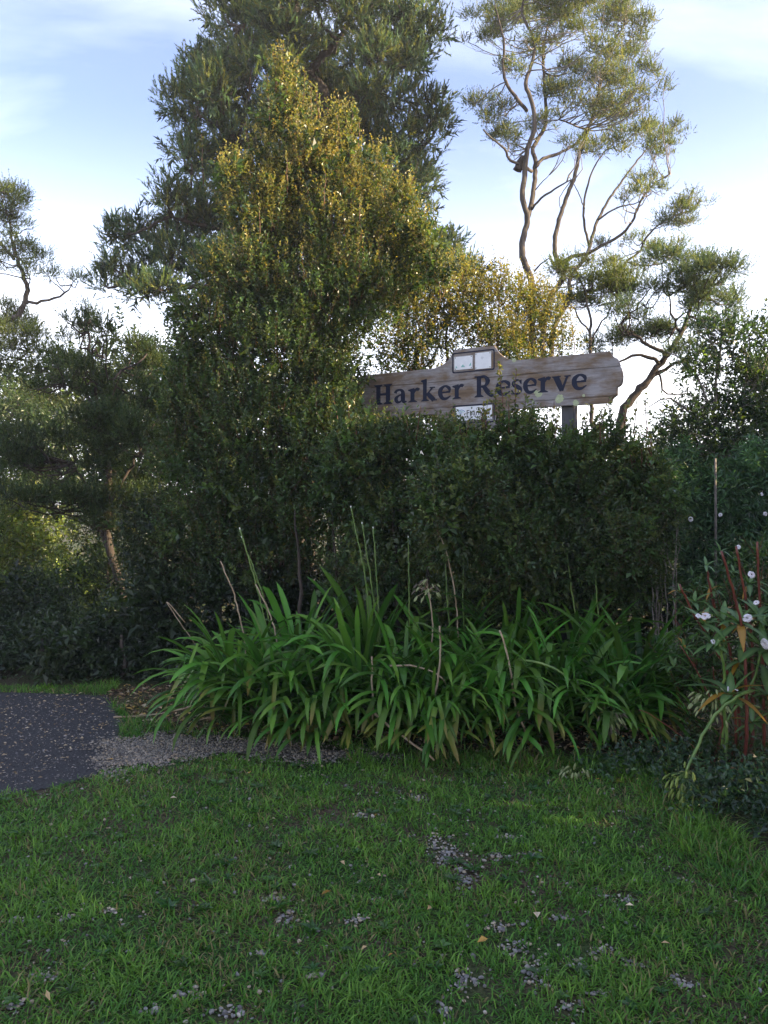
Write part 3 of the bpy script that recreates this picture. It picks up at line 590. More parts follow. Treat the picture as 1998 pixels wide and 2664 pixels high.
# ------------------------------------------------------------------ small-leaved evergreen shrubs (tall one, those behind and below the sign)
PIT = ((0.042, 0.082, 0.026), (0.052, 0.096, 0.028), (0.034, 0.066, 0.023), (0.068, 0.098, 0.028))
SUNLIT_GOLD = ((0.42, 0.36, 0.09), (0.34, 0.31, 0.075), (0.37, 0.28, 0.08), (0.28, 0.29, 0.065), (0.36, 0.33, 0.10))  # young-leaf gold, brightened to carry the sunlit glow
def shrub(label, blobs, n, seed, stems, base, per=11, L=0.040, Wd=0.023, tipf=0.3, cols=PIT, group='small-leaved evergreen shrubs', up=0.75, shell=0.5, core=True, shoot=(0.12, 0.30), m=M_pitto, tipc=SUNLIT_GOLD, name='evergreen_shrub', mt=M_twig_red, rnd=0.45, spires=(), stem_m=None, ang=55, droop=0.0, tipz=3.45):
    r_ = np.random.default_rng(seed); o = thing(name, label, 'shrub', base, group)
    if name == 'background_shrub': n = int(n * 0.72)
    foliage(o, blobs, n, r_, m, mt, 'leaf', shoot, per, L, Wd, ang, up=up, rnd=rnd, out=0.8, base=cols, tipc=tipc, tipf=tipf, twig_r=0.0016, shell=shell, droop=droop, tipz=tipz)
    if core:                                            # older, larger leaves deep inside
        cb = [(c, r * 0.68) for c, r in blobs]
        foliage(o, cb, max(200, n // 7), r_, m, None, 'leaf', (0.15, 0.3), 8, L * 2.2, Wd * 2.4, 60, up=0.3, rnd=0.8, out=0.4, base=cols, shell=0.6, name='inner_foliage')
    for i, (pts, r0, r1) in enumerate(stems): stem(o, pts, r0, r1, stem_m or M_bark_dark, r_, 'stem', 6, 0.008, 0.05, 0.12)
    for (px, py0, py1, Y, k) in spires:                  # leading shoots standing clear of the crown
        p0 = atd(px, py0, Y); p1 = atd(px + r_.normal() * 6, py1, Y); nn = k
        tt = r_.random(nn); q = p0 + (p1 - p0) * tt[:, None] + r_.normal(size=(nn, 3)) * (0.045 * (1.1 - tt))[:, None]
        foliage_spire(o, q, tt, r_, L, Wd)
        stem(o, [p0, p1], 0.005, 0.002, M_twig_red, r_, 'stem', 4, 0.004, 0, 0.1)
    return o
def foliage_spire(o, q, tt, r_, L, Wd):
    n = len(q); A = norm(r_.normal(size=(n, 3)) * 0.8 + np.array([0, 0, 0.8])); sz = 0.7 + 0.5 * r_.random(n)
    v, t, k = leaves(q, A, L * sz, Wd * sz, r_); w = (tt * 0.8)[:, None] * r_.random((n, 1)); g = np.array(SUNLIT_GOLD)[r_.integers(0, len(SUNLIT_GOLD), n)]
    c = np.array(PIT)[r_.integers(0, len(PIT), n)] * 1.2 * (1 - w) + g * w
    link('shoot', newmesh('shoot', v, t, np.repeat(c, k, 0)), M_pitto, o, 'stuff')

SY = 7.7
def bl(lst, Y, dep=None): return [dblob(x, y, a, b, Y + (dy if dy else 0), dep) for (x, y, a, b, dy) in lst]
tall = bl([(603, 175, 12, 50, 0), (616, 240, 28, 50, 0), (588, 280, 26, 50, 0.05), (655, 265, 20, 45, 0.1), (752, 290, 26, 52, 0.1), (690, 310, 40, 55, 0.05), (640, 330, 60, 65, 0), (548, 370, 42, 70, 0), (775, 360, 32, 50, 0.1), (700, 400, 85, 70, 0), (600, 420, 75, 80, 0), (800, 440, 45, 55, 0.1), (855, 500, 48, 55, 0.2), (570, 500, 85, 90, -0.1), (740, 510, 110, 90, -0.1), (890, 560, 38, 50, 0.2),
           (850, 600, 75, 75, 0.1), (560, 620, 105, 100, -0.2), (720, 660, 140, 110, -0.2), (480, 740, 95, 95, -0.2), (610, 790, 150, 120, -0.35), (440, 860, 95, 95, -0.2), (560, 930, 150, 120, -0.45), (420, 1000, 90, 95, -0.25), (540, 1080, 140, 110, -0.5),
           (430, 1150, 95, 95, -0.3), (560, 1210, 140, 85, -0.5), (700, 820, 95, 90, -0.25), (690, 960, 130, 100, -0.65), (690, 1100, 130, 110, -0.7), (440, 1260, 90, 60, -0.3), (400, 700, 40, 50, -0.1), (735, 880, 38, 50, -0.45), (722, 800, 45, 50, -0.3)], SY)
xm_ = atd(655, 0, SY)[0]
def slim(c, r):                                         # the upper half is a narrow, ragged spire
    k = min(1.0, max(0.0, (c[2] - 3.7) / 0.9)); c = c.copy(); c[0] = xm_ + (c[0] - xm_) * (1 - 0.16 * k)
    return c, r * np.array([1 - 0.24 * k, 1 - 0.1 * k, 1 - 0.12 * k])
tall = [slim(c, r) for c, r in tall] + [dblob(x, y, a, b, SY - .25) for x, y, a, b in ((505, 400, 30, 48), (520, 470, 34, 40), (865, 450, 30, 42), (905, 515, 32, 38), (820, 372, 22, 40), (470, 600, 40, 44), (935, 600, 34, 36), (660, 330, 34, 50), (420, 780, 40, 44), (380, 900, 36, 44))]
shrub('towering small-leaved evergreen shrub with golden tips coloured as sunlit covering the left end of the sign', tall, 17000, 51,
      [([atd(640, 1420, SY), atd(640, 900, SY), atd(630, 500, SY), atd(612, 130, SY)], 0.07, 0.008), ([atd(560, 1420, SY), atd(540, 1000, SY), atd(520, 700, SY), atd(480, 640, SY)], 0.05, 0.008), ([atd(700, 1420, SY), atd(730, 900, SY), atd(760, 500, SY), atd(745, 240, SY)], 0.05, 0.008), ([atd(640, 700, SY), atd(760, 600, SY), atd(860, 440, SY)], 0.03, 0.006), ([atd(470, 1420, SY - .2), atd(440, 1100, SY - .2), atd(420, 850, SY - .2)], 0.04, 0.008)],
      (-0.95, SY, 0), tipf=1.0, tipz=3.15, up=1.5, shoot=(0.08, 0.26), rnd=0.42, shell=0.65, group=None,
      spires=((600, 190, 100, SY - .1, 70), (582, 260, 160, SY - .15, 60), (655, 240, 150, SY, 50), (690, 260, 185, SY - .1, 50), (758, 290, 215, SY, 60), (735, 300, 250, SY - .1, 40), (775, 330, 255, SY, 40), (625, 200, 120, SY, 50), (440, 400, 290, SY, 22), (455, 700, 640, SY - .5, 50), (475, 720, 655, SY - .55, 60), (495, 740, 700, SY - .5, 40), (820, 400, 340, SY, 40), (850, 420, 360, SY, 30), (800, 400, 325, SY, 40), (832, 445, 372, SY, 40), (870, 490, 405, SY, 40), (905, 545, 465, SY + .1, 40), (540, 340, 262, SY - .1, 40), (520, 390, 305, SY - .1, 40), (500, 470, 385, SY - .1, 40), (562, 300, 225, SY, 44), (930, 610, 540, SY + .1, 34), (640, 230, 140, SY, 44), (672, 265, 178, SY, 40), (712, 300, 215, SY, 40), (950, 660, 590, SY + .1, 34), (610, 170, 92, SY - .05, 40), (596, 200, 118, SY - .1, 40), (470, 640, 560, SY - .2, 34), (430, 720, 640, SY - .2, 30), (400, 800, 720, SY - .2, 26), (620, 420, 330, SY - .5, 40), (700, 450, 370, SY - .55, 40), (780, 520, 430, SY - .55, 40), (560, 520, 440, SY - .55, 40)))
# the shrubs behind the sign
BY = 8.5
shrub('sparse shrub with sunlit gold put into its leaves showing right above the sign crest', bl([(880, 665, 45, 45, -.2), (850, 745, 45, 42, -.2), (905, 610, 40, 40, 0), (960, 640, 70, 60, 0), (1010, 690, 70, 60, 0), (1080, 650, 55, 60, 0), (930, 720, 80, 60, 0), (1050, 740, 90, 50, 0), (900, 800, 90, 60, 0), (1060, 820, 100, 60, 0.1), (850, 930, 90, 70, 0), (960, 930, 100, 70, 0), (1070, 930, 90, 70, 0)], BY), 4700, 52,
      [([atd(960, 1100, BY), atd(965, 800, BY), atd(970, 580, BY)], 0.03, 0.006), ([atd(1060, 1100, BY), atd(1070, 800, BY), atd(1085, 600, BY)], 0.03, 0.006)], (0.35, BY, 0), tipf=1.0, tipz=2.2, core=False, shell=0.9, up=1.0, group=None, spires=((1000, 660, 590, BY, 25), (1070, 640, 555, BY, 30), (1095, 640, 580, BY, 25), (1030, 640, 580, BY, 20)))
shrub('loose shrub with sunlit yellow put into its leaves in front of the bare tree stems beyond the sign', bl([(1140, 680, 42, 60, 0), (1175, 690, 40, 55, 0), (1120, 750, 60, 50, 0), (1200, 760, 45, 40, 0), (1160, 850, 70, 70, 0.1)], BY + .3), 1300, 53,
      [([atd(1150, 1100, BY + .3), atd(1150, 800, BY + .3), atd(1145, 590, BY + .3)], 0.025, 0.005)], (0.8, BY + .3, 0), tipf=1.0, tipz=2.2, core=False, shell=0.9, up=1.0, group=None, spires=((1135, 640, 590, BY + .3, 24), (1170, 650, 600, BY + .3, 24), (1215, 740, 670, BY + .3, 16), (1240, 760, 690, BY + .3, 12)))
# below the sign
def under(label, lst, Y, n, seed, sp=(), xs=()):
    b_ = bl(lst, Y); c = np.mean([q[0] for q in b_], 0); rq = np.random.default_rng(seed + 500)
    b_ = [(q[0] + np.array([rq.normal() * 0.05, rq.normal() * 0.16, rq.normal() * 0.04]), q[1] * (0.85 + 0.28 * rq.random(3))) for q in b_]
    for k in range(10):
        q0 = b_[rq.integers(0, len(b_))]; uu = norm(rq.normal(size=3) + np.array([0, -0.9, 0.15])); uu[2] = min(uu[2], 0.45); b_.append((q0[0] + uu * q0[1] * 0.85, q0[1] * (0.30 + 0.22 * rq.random())))
    if lst:
        x0_, x1_ = min(q[0] for q in lst), max(q[0] for q in lst)
        for k in range(9):
            xx = x0_ + (x1_ - x0_) * rq.random(); near = [q for q in lst if abs(q[0] - xx) < q[2]]; yt = min([q[1] - q[3] for q in near] or [950])
            sp = tuple(sp) + ((xx, yt + 30, yt - 8 - 45 * rq.random() ** 1.5, Y - .08 - 0.2 * rq.random(), 14),)
    return shrub(label, b_, n, seed, [([(x, Y, 0), (x + 0.06, Y + .05, 0.7), (x + 0.02, Y, 1.5)], 0.024, 0.008) for x in xs], (c[0], Y, 0), tipf=0.12, cols=((0.054, 0.104, 0.036), (0.068, 0.120, 0.040), (0.042, 0.080, 0.030), (0.092, 0.125, 0.042)), group=None, spires=sp, L=0.040, Wd=0.023, shoot=(0.06, 0.24), rnd=0.6)
HYY = 6.55
LOWD = 1330
under('dense small-leaved shrub under the start of the sign lettering', [(800, 1000, 75, 66, 0), (835, 965, 50, 42, .05), (870, 955, 40, 34, .1), (850, 1100, 105, 85, -.1), (830, 1200, 110, 80, -.15), (760, 1060, 80, 90, 0), (905, 985, 60, 62, 0), (780, 1260, 90, 60, -.05), (870, 1300, 80, 60, .1)], HYY, 4300, 54, ((790, 960, 900, HYY, 14), (840, 950, 895, HYY, 12), (735, 940, 840, HYY + .1, 24), (755, 960, 870, HYY + .1, 18)), (-0.75, -0.45, -0.15))
under('dense small-leaved shrub hiding the lower plaque, with sprigs across the lettering', [(980, 1003, 78, 66, 0), (1085, 972, 52, 66, 0), (1010, 1100, 105, 85, -.1), (1000, 1200, 110, 80, -.15), (1110, 1075, 85, 85, -.05), (1100, 1190, 100, 80, -.15), (1000, 1290, 90, 60, .1), (1110, 1280, 90, 60, .1)], HYY - .25, 4700, 55,
      ((1090, 930, 785, HYY - .15, 44), (1110, 930, 800, HYY - .15, 44), (1075, 920, 840, HYY - .15, 34), (1130, 930, 850, HYY - .15, 26), (980, 960, 885, HYY - .2, 12), (1000, 960, 895, HYY - .2, 10), (940, 960, 900, HYY - .2, 10), (1050, 940, 870, HYY - .2, 16)), (0.05, 0.3, 0.55))
under('dense small-leaved shrub around the sign post under the last letters', [(1160, 980, 58, 62, 0), (1200, 1010, 70, 60, 0), (1285, 988, 60, 58, 0), (1220, 1095, 95, 85, -.1), (1210, 1200, 100, 80, -.1), (1310, 1085, 78, 85, 0), (1300, 1190, 90, 80, -.05), (1220, 1285, 90, 55, .1), (1310, 1270, 80, 60, .1)], HYY - .35, 4500, 56,
      ((1180, 960, 880, HYY - .35, 14), (1320, 945, 860, HYY - .35, 20), (1345, 950, 870, HYY - .35, 18), (1300, 945, 880, HYY - .35, 12), (1270, 955, 890, HYY - .35, 12), (1150, 950, 880, HYY - .35, 12)), (0.75, 1.0, 1.2))
under('looser small-leaved shrub beyond the right end of the sign', [(1365, 1030, 50, 50, 0), (1395, 1085, 35, 40, .1), (1380, 1120, 60, 75, 0), (1370, 1200, 60, 70, 0), (1415, 1060, 40, 50, .25), (1385, 1270, 55, 55, .1)], HYY - .2, 2000, 57, ((1370, 950, 865, HYY - .2, 16), (1395, 950, 855, HYY - .2, 14), (1352, 950, 885, HYY - .2, 14)), (1.35, 1.5))
# low understorey shrubs filling the shade behind the bed
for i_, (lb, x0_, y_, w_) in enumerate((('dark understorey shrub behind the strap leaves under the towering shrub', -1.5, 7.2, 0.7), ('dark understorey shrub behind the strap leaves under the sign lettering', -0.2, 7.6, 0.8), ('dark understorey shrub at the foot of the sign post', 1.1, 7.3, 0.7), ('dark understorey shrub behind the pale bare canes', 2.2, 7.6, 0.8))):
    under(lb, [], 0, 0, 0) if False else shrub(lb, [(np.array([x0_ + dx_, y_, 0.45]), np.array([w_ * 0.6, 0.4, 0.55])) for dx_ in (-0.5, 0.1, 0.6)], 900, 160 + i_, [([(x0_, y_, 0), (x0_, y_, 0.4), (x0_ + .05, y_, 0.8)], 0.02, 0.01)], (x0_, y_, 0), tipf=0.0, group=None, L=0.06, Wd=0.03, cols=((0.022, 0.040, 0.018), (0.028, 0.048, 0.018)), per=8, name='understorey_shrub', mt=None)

# ------------------------------------------------------------------ background bush
def bush(label, blobs, n, seed, base, cols, L=0.07, Wd=0.035, tipc=None, tipf=0.0, per=9, group=None, cat='shrub', name='background_shrub', shoot=(0.15, 0.35), m=M_broad, droop=0.1):
    return shrub(label, blobs, n, seed, [([base, (base[0] + .03, base[1], 0.2), (base[0], base[1], 0.4)], 0.03, 0.012)], base, per=per, L=L, Wd=Wd, tipf=tipf, cols=cols, group=group, name=name, shoot=shoot, m=m, tipc=tipc, mt=None, rnd=0.6, droop=droop)
MID = ((0.045, 0.080, 0.022), (0.060, 0.095, 0.024), (0.035, 0.065, 0.020)); SUNLIT_YEL = ((0.13, 0.17, 0.032), (0.10, 0.15, 0.03), (0.16, 0.175, 0.034))  # the yellow set has sunlight put into its colour, as the sun is blocked
DK = ((0.022, 0.040, 0.018), (0.028, 0.048, 0.018), (0.035, 0.050, 0.020))  # near-black greens: deep shade by the driveway put into the leaf colour
bush('yellow-green shrub with sunlight put into its leaf colour beyond the driveway', bl([(30, 1130, 70, 70, 0), (-40, 1150, 70, 90, 0), (70, 1210, 70, 60, 0), (0, 1280, 90, 70, 0)], 10.5), 1500, 61, (-4.6, 10.5, 0), SUNLIT_YEL, 0.06, 0.028)
bush('leafy shrub with some leaves coloured as sunlit between the slender trunk and the driveway', bl([(160, 1270, 70, 55, 0), (230, 1250, 50, 55, .2), (120, 1330, 60, 50, 0), (205, 1350, 70, 60, 0), (260, 1380, 60, 60, -.1)], 9.2), 1700, 62, (-3.3, 9.2, 0), MID + SUNLIT_YEL[:1], 0.055, 0.028)
bush('low shade-darkened shrub overhanging the far side of the driveway', bl([(60, 1370, 80, 60, 0), (130, 1420, 70, 50, -.1), (-20, 1400, 80, 70, 0), (40, 1450, 90, 40, 0)], 8.7), 1600, 63, (-3.8, 8.7, 0), DK, 0.06, 0.03)
for i_, (lb, x_, y_, h_) in enumerate((('low shade-darkened fern-like shrub at the far kerb of the driveway', -3.1, 7.2, 0.55), ('low shade-darkened shrub along the far side of the driveway', -4.2, 7.5, 0.6), ('low shade-darkened shrub by the driveway bend', -5.4, 7.8, 0.7), ('small shade-darkened shrub between driveway and strap leaves', -2.3, 7.0, 0.55))):
    bush(lb, [(np.array([x_ + dx_, y_ + 0.1 + 0.25 * math.sin(dx_ * 9 + x_), h_ * (0.25 + 0.2 * math.sin(dx_ * 7 + 3 * x_))]), np.array([0.34, 0.3, h_ * (0.42 + 0.2 * math.sin(dx_ * 5 + x_))])) for dx_ in (-0.5, -0.1, 0.3, 0.6)], 600, 170 + i_, (x_, y_, 0), DK, 0.045, 0.020)
bush('dark tangled shrub at the left foot of the towering shrub', bl([(330, 1330, 75, 70, 0), (270, 1420, 60, 50, 0), (360, 1420, 70, 55, -.1), (220, 1440, 60, 40, .1), (320, 1250, 60, 60, 0), (330, 1150, 55, 70, .1)], 7.6), 2000, 64, (-2.5, 7.6, 0), DK + ((0.05, 0.055, 0.02),), 0.05, 0.024)
for i_, (lb, lst, yy, cc) in enumerate((('dense dark shrub mass behind the slender tree trunk', [(250, 900, 70, 80, 0), (300, 820, 60, 60, 0), (200, 1000, 70, 60, .1), (290, 1010, 70, 80, 0), (310, 1120, 70, 80, 0), (240, 1110, 60, 60, .1)], 9.8, DK + DARKG[:2]),
        ('dense shadowed shrub mass at the left edge above the driveway', [(30, 900, 70, 60, .1), (110, 940, 60, 60, 0), (-40, 960, 70, 80, 0), (60, 1030, 80, 60, 0), (150, 1060, 60, 60, .1), (-20, 1080, 70, 60, 0)], 11.0, DARKG + MID[:1]),
        ('arching shade-darkened shrub overhanging the far end of the driveway', [(60, 1310, 80, 50, 0), (150, 1390, 70, 45, -.1), (0, 1390, 80, 50, 0), (230, 1400, 60, 50, -.1), (100, 1440, 80, 40, -.2), (20, 1460, 70, 30, -.2)], 8.0, DK))):
    bush(lb, bl(lst, yy), 2300, 180 + i_, (float(np.mean([q[0][0] for q in bl(lst, yy)])), yy, 0), cc, 0.055, 0.024)
r_ = np.random.default_rng(65)
far = [('broad olive shrub filling the distance behind the driveway', -7.0, 15, 2.4, 5.2, MID), ('rounded distant shrub behind the dark slender tree', -4.4, 16, 2.0, 5.0, OLIVE), ('distant dark shrub hidden behind the towering shrub', -1.5, 17, 2.4, 3.0, DK),
       ('distant shrub behind the middle of the sign', 1.2, 16, 2.0, 2.3, MID), ('distant rounded shrub seen low to the right of the sign post', 3.6, 15.5, 1.8, 2.7, OLIVE), ('distant shrub behind the grey-stemmed bush', 6.2, 15, 2.2, 3.4, MID), ('low distant shrub beyond the driveway bend', -6.0, 11.5, 1.6, 1.9, DK), ('tall olive tree-like shrub rising behind the dark slender tree', -5.6, 13.6, 1.7, 5.1, OLIVE), ('tall dark shrub between the slender tree and the towering shrub', -3.3, 14.2, 1.5, 4.9, DK), ('tall distant shrub at the end of the driveway', -9.0, 13, 2.2, 5.0, MID)]
for i, (lb, x, y, r, h, cols) in enumerate(far):
    b_ = [(np.array([x + r_.normal() * r * 0.45, y + r_.normal() * 0.5, h * (0.15 + 0.65 * r_.random())]), np.array([r * 0.42, r * 0.4, h * 0.22])) for k in range(13)]
    bush(lb, b_, 1500, 70 + i, (x, y, 0), cols, 0.10, 0.05, per=8)

# ------------------------------------------------------------------ right-hand shrubs
RB = ((0.040, 0.078, 0.030), (0.050, 0.090, 0.032), (0.032, 0.062, 0.028), (0.075, 0.11, 0.028))
RY = 8.6
o = shrub('loose shrub with tangled pale grey twigs and fresh green top leaves', bl([(1535, 715, 40, 28, 0), (1590, 740, 45, 32, 0), (1650, 740, 40, 40, 0.1), (1500, 810, 35, 30, 0), (1560, 800, 50, 40, 0.1), (1620, 830, 55, 45, 0), (1660, 880, 50, 70, 0), (1540, 890, 50, 35, 0.1), (1470, 910, 45, 32, 0), (1600, 920, 60, 40, 0), (1510, 965, 70, 45, 0), (1440, 970, 45, 42, 0), (1600, 1010, 80, 45, 0)], RY), 1900, 81,
      [([atd(1610, 1300, RY), atd(1595, 1080, RY), atd(1575, 980, RY), atd(1530, 870, RY), atd(1490, 790, RY), atd(1440, 760, RY)], 0.035, 0.006), ([atd(1580, 985, RY), atd(1600, 880, RY), atd(1620, 770, RY), atd(1610, 700, RY)], 0.02, 0.005), ([atd(1560, 930, RY), atd(1500, 900, RY), atd(1450, 860, RY), atd(1400, 880, RY)], 0.018, 0.005), ([atd(1540, 890, RY), atd(1550, 800, RY), atd(1530, 720, RY), atd(1510, 680, RY)], 0.016, 0.004), ([atd(1550, 800, RY), atd(1560, 730, RY), atd(1580, 680, RY)], 0.012, 0.004), ([atd(1600, 880, RY), atd(1640, 820, RY), atd(1660, 760, RY)], 0.014, 0.004)],
      (3.0, RY, 0), per=8, L=0.065, Wd=0.030, cols=RB, tipc=((0.14, 0.19, 0.035), (0.11, 0.16, 0.03)), tipf=0.25, core=False, shell=0.85, m=M_broad, group=None, name='twiggy_shrub', mt=M_twig_grey, stem_m=M_twig_grey, up=0.5)
r_ = np.random.default_rng(82)
bb = bl([(1540, 720, 60, 50, 0), (1600, 760, 60, 70, 0), (1500, 820, 60, 60, 0), (1570, 860, 90, 80, 0), (1450, 900, 60, 50, 0), (1520, 960, 90, 60, 0), (1640, 860, 50, 80, 0)], RY)
branches(o, np.array([atd(1575, 980, RY), atd(1530, 870, RY), atd(1600, 880, RY), atd(1550, 800, RY), atd(1490, 790, RY)]), bb, r_, M_twig_grey, 0.010, subs=9, sub_r=0.005)
bush('dense dark shrub behind the twiggy shrub at the right', bl([(1640, 1000, 60, 60, 0), (1600, 1060, 70, 60, 0), (1540, 1050, 60, 50, 0.2), (1480, 1040, 60, 45, .1), (1700, 940, 60, 80, 0), (1660, 900, 35, 40, 0.1), (1440, 1030, 40, 40, 0), (1650, 820, 30, 40, .2)], 9.4), 1700, 83, (3.9, 9.4, 0), DK + MID[:1], 0.07, 0.034)

# busy lizzie bushes: lance-shaped leaves in whorls, white five-petalled flowers
def lance_mesh(name, L=0.11, Wd=0.034, bend=0.35, col=(0.065, 0.145, 0.045), rib=(0.14, 0.24, 0.08)):
    n = 7; v, c = [], []
    for i in range(n):
        t = i / (n - 1); w = Wd * 0.5 * (math.sin(math.pi * min(1, t * 0.92 + 0.06)) ** 0.8) * (1 - 0.25 * t) if i < n - 1 else 0.0006
        y = L * t; z = -bend * L * t * t
        v += [(-w, y, z + w * 0.25), (0, y, z), (w, y, z + w * 0.25)]; c += [col, rib, col]
    t = []
    for i in range(n - 1):
        a = i * 3
        for k in (0, 1): t += [(a + k, a + k + 1, a + k + 4), (a + k, a + k + 4, a + k + 3)]
    me = newmesh(name, v, t, c, smooth=True); me.materials.append(M_broad); return me
LANCE = [lance_mesh('lance_leaf', 0.10, 0.032, 0.25), lance_mesh('lance_leaf', 0.12, 0.036, 0.5, (0.055, 0.125, 0.042)), lance_mesh('lance_leaf', 0.085, 0.028, 0.15, (0.085, 0.165, 0.045)), lance_mesh('lance_leaf', 0.11, 0.03, 0.8, (0.30, 0.15, 0.02), (0.35, 0.2, 0.03))]
M_petal = leaf_mat('white_petal', 0.3, 0.6, (1.0, 0.97, 1.0), 0.2)
def flower_mesh():
    v, t, c = [], [], []
    for k in range(5):
        a = k * 2 * math.pi / 5; ca, sa = math.cos(a), math.sin(a); b = len(v)
        prof = [(0.002, 0.0, 0.002), (0.013, -0.0125, 0.004), (0.025, -0.014, 0.002), (0.029, 0.0, 0.0), (0.025, 0.014, 0.002), (0.013, 0.0125, 0.004), (0.016, 0, 0.006)]
        for (r, s, z) in prof: v.append((r * ca - s * sa, r * sa + s * ca, z + 0.001 * k)); c.append((0.82, 0.79, 0.84) if r > 0.01 else (0.78, 0.68, 0.75))
        for q in range(6): t.append((b + 6, b + q, b + (q + 1) % 6))
    me = newmesh('flower', v, t, c); me.materials.append(M_petal); return me
FLOW = flower_mesh()
def orient(o, pos, direction, up=(0, 0, 1), roll=0.0, scale=1.0, axis='Y', par=None):
    q = Vector([float(x) for x in direction]).to_track_quat(axis, 'Z' if axis != 'Z' else 'Y')
    Mx = Matrix.Translation(Vector([float(x) for x in pos])) @ q.to_matrix().to_4x4() @ Matrix.Rotation(roll, 4, axis) @ Matrix.Scale(scale, 4)
    if par is not None: Mx = Matrix.Translation(-par.location) @ Mx; o.matrix_parent_inverse = Matrix.Identity(4)
    o.matrix_basis = Mx
def whorl(parent, pos, axis, rng, n=10, sc=1.0, yellow=0.06):
    axis = norm(np.array(axis)); s, e = frame(axis[None], rng); s, e = s[0], e[0]
    for k in range(n):
        a = k * 2 * math.pi / n * 1.0 + rng.normal() * 0.2; el = math.radians(15 + 35 * rng.random())
        d = (s * math.cos(a) + e * math.sin(a)) * math.cos(el) + axis * math.sin(el)
        me = LANCE[3] if rng.random() < yellow else LANCE[rng.integers(0, 3)]
        l_ = link('leaf', me, None, parent); orient(l_, pos - axis * 0.01 * (k % 3), d, scale=1.4 * sc * (0.75 + 0.4 * rng.random()), par=parent)
def flower(parent, pos, face, rng, sc=1.0):
    f = link('flower', FLOW, None, parent); orient(f, pos, np.array(face) + rng.normal(size=3) * 0.35, axis='Z', roll=rng.random() * 6.28, scale=sc, par=parent)
    f.matrix_basis = f.matrix_basis @ Matrix.Diagonal((1.0, 0.72 + 0.3 * rng.random(), 1.0 + 1.5 * rng.random(), 1))

rng = np.random.default_rng(91)
IY = 4.75
imp = thing('flowering_bush', 'low flowering bush with red stems, leaf whorls and white flowers beside the strappy plants', 'flowering bush', (2.05, IY, 0))
IS = [([(1590, 1600), (1580, 1480), (1545, 1400), (1500, 1330), (1468, 1262)], 0.014, M_red_stem), ([(1600, 1600), (1580, 1420), (1545, 1320), (1525, 1225)], 0.015, M_red_stem), ([(1612, 1600), (1608, 1400), (1590, 1300), (1558, 1190)], 0.016, M_red_stem), ([(1625, 1600), (1625, 1400), (1612, 1300), (1590, 1180)], 0.017, M_red_stem),
      ([(1650, 1600), (1646, 1400), (1640, 1280), (1636, 1170)], 0.016, M_red_stem), ([(1570, 1600), (1560, 1500), (1565, 1450), (1552, 1380)], 0.017, M_green_stem), ([(1595, 1600), (1583, 1500), (1568, 1420), (1560, 1350)], 0.018, M_green_stem), ([(1560, 1560), (1530, 1500), (1500, 1440), (1470, 1395)], 0.009, M_red_stem),
      ([(1570, 1560), (1620, 1490), (1640, 1420), (1652, 1330)], 0.014, M_green_stem), ([(1620, 1680), (1612, 1620), (1605, 1560)], 0.007, M_red_stem), ([(1540, 1650), (1470, 1590), (1400, 1540), (1380, 1535)], 0.006, M_red_stem), ([(1560, 1560), (1545, 1480), (1540, 1440)], 0.008, M_red_stem), ([(1690, 1600), (1690, 1400), (1672, 1200)], 0.016, M_red_stem)]
for i, (pts, r, mm) in enumerate(IS):
    y0 = IY + 0.25 * math.sin(i * 2.3)
    P_ = [atd(x, y, y0 - 0.03 * k) for k, (x, y) in enumerate(pts)]
    if P_[0][2] > 0.05 and i not in (9, 10): P_ = [np.array([P_[0][0] * 0.985, P_[0][1] + 0.05, 0.0])] + P_
    stem(imp, P_, r * 0.66, r * 0.4, mm, rng, 'stem', 8, 0.002, 0.03, 0.04)
for (x, y, dy, n, s) in ((1520, 1345, -.2, 11, 1.0), (1598, 1345, -.25, 12, 1.1), (1500, 1300, 0, 8, 0.8), (1562, 1340, -.1, 10, 1.0), (1540, 1392, -.25, 11, 0.95), (1650, 1400, -.25, 12, 1.3), (1578, 1500, -.35, 13, 1.25), (1468, 1275, 0, 8, 0.5), (1585, 1235, 0.1, 7, 0.5), (1525, 1222, .1, 7, 0.5), (1640, 1330, -.1, 12, 1.15), (1600, 1430, -.1, 10, 0.9), (1660, 1500, -.2, 12, 1.1), (1556, 1190, .2, 7, 0.5), (1480, 1400, .05, 8, 0.6), (1455, 1440, .1, 8, 0.6), (1500, 1470, .1, 9, 0.7), (1625, 1560, -.2, 10, 0.9), (1540, 1270, .2, 9, 0.7), (1620, 1260, .2, 9, 0.7), (1690, 1320, -.1, 12, 1.1), (1680, 1430, -.15, 12, 1.1)):
    whorl(imp, atd(x, y, IY + dy), (0.15 * rng.normal(), -0.45, 0.9), rng, n, s)
for (x, y, dy, s) in ((1525, 1333, -.24, 1.0), (1508, 1331, -.22, 0.7), (1614, 1336, -.28, 1.05), (1655, 1390, -.3, 1.15), (1622, 1242, -.1, 0.8), (1634, 1302, -.15, 0.6), (1540, 1387, -.28, 0.6), (1595, 1182, 0.1, 0.5), (1572, 1488, -.38, 0.5), (1590, 1492, -.38, 0.45), (1672, 1340, -.2, 0.9)):
    flower(imp, atd(x, y, IY + dy), (0.25 * rng.normal(), -1, 0.35 + 0.2 * rng.normal()), rng, s)
# small leafy shoots filling the bush
foliage(imp, [dblob(1560, 1380, 90, 110, IY + .3), dblob(1640, 1330, 70, 130, IY + .35), dblob(1610, 1500, 100, 90, IY + .3), dblob(1480, 1480, 60, 90, IY + .35), dblob(1560, 1640, 90, 50, IY + .1)], 900, rng, M_broad, M_red_stem, 'leaf', (0.08, 0.2), 8, 0.055, 0.020, 60, up=0.7, base=((0.040, 0.085, 0.028), (0.055, 0.10, 0.030)), shell=0.9, twig_r=0.003, name='leafy_shoots')

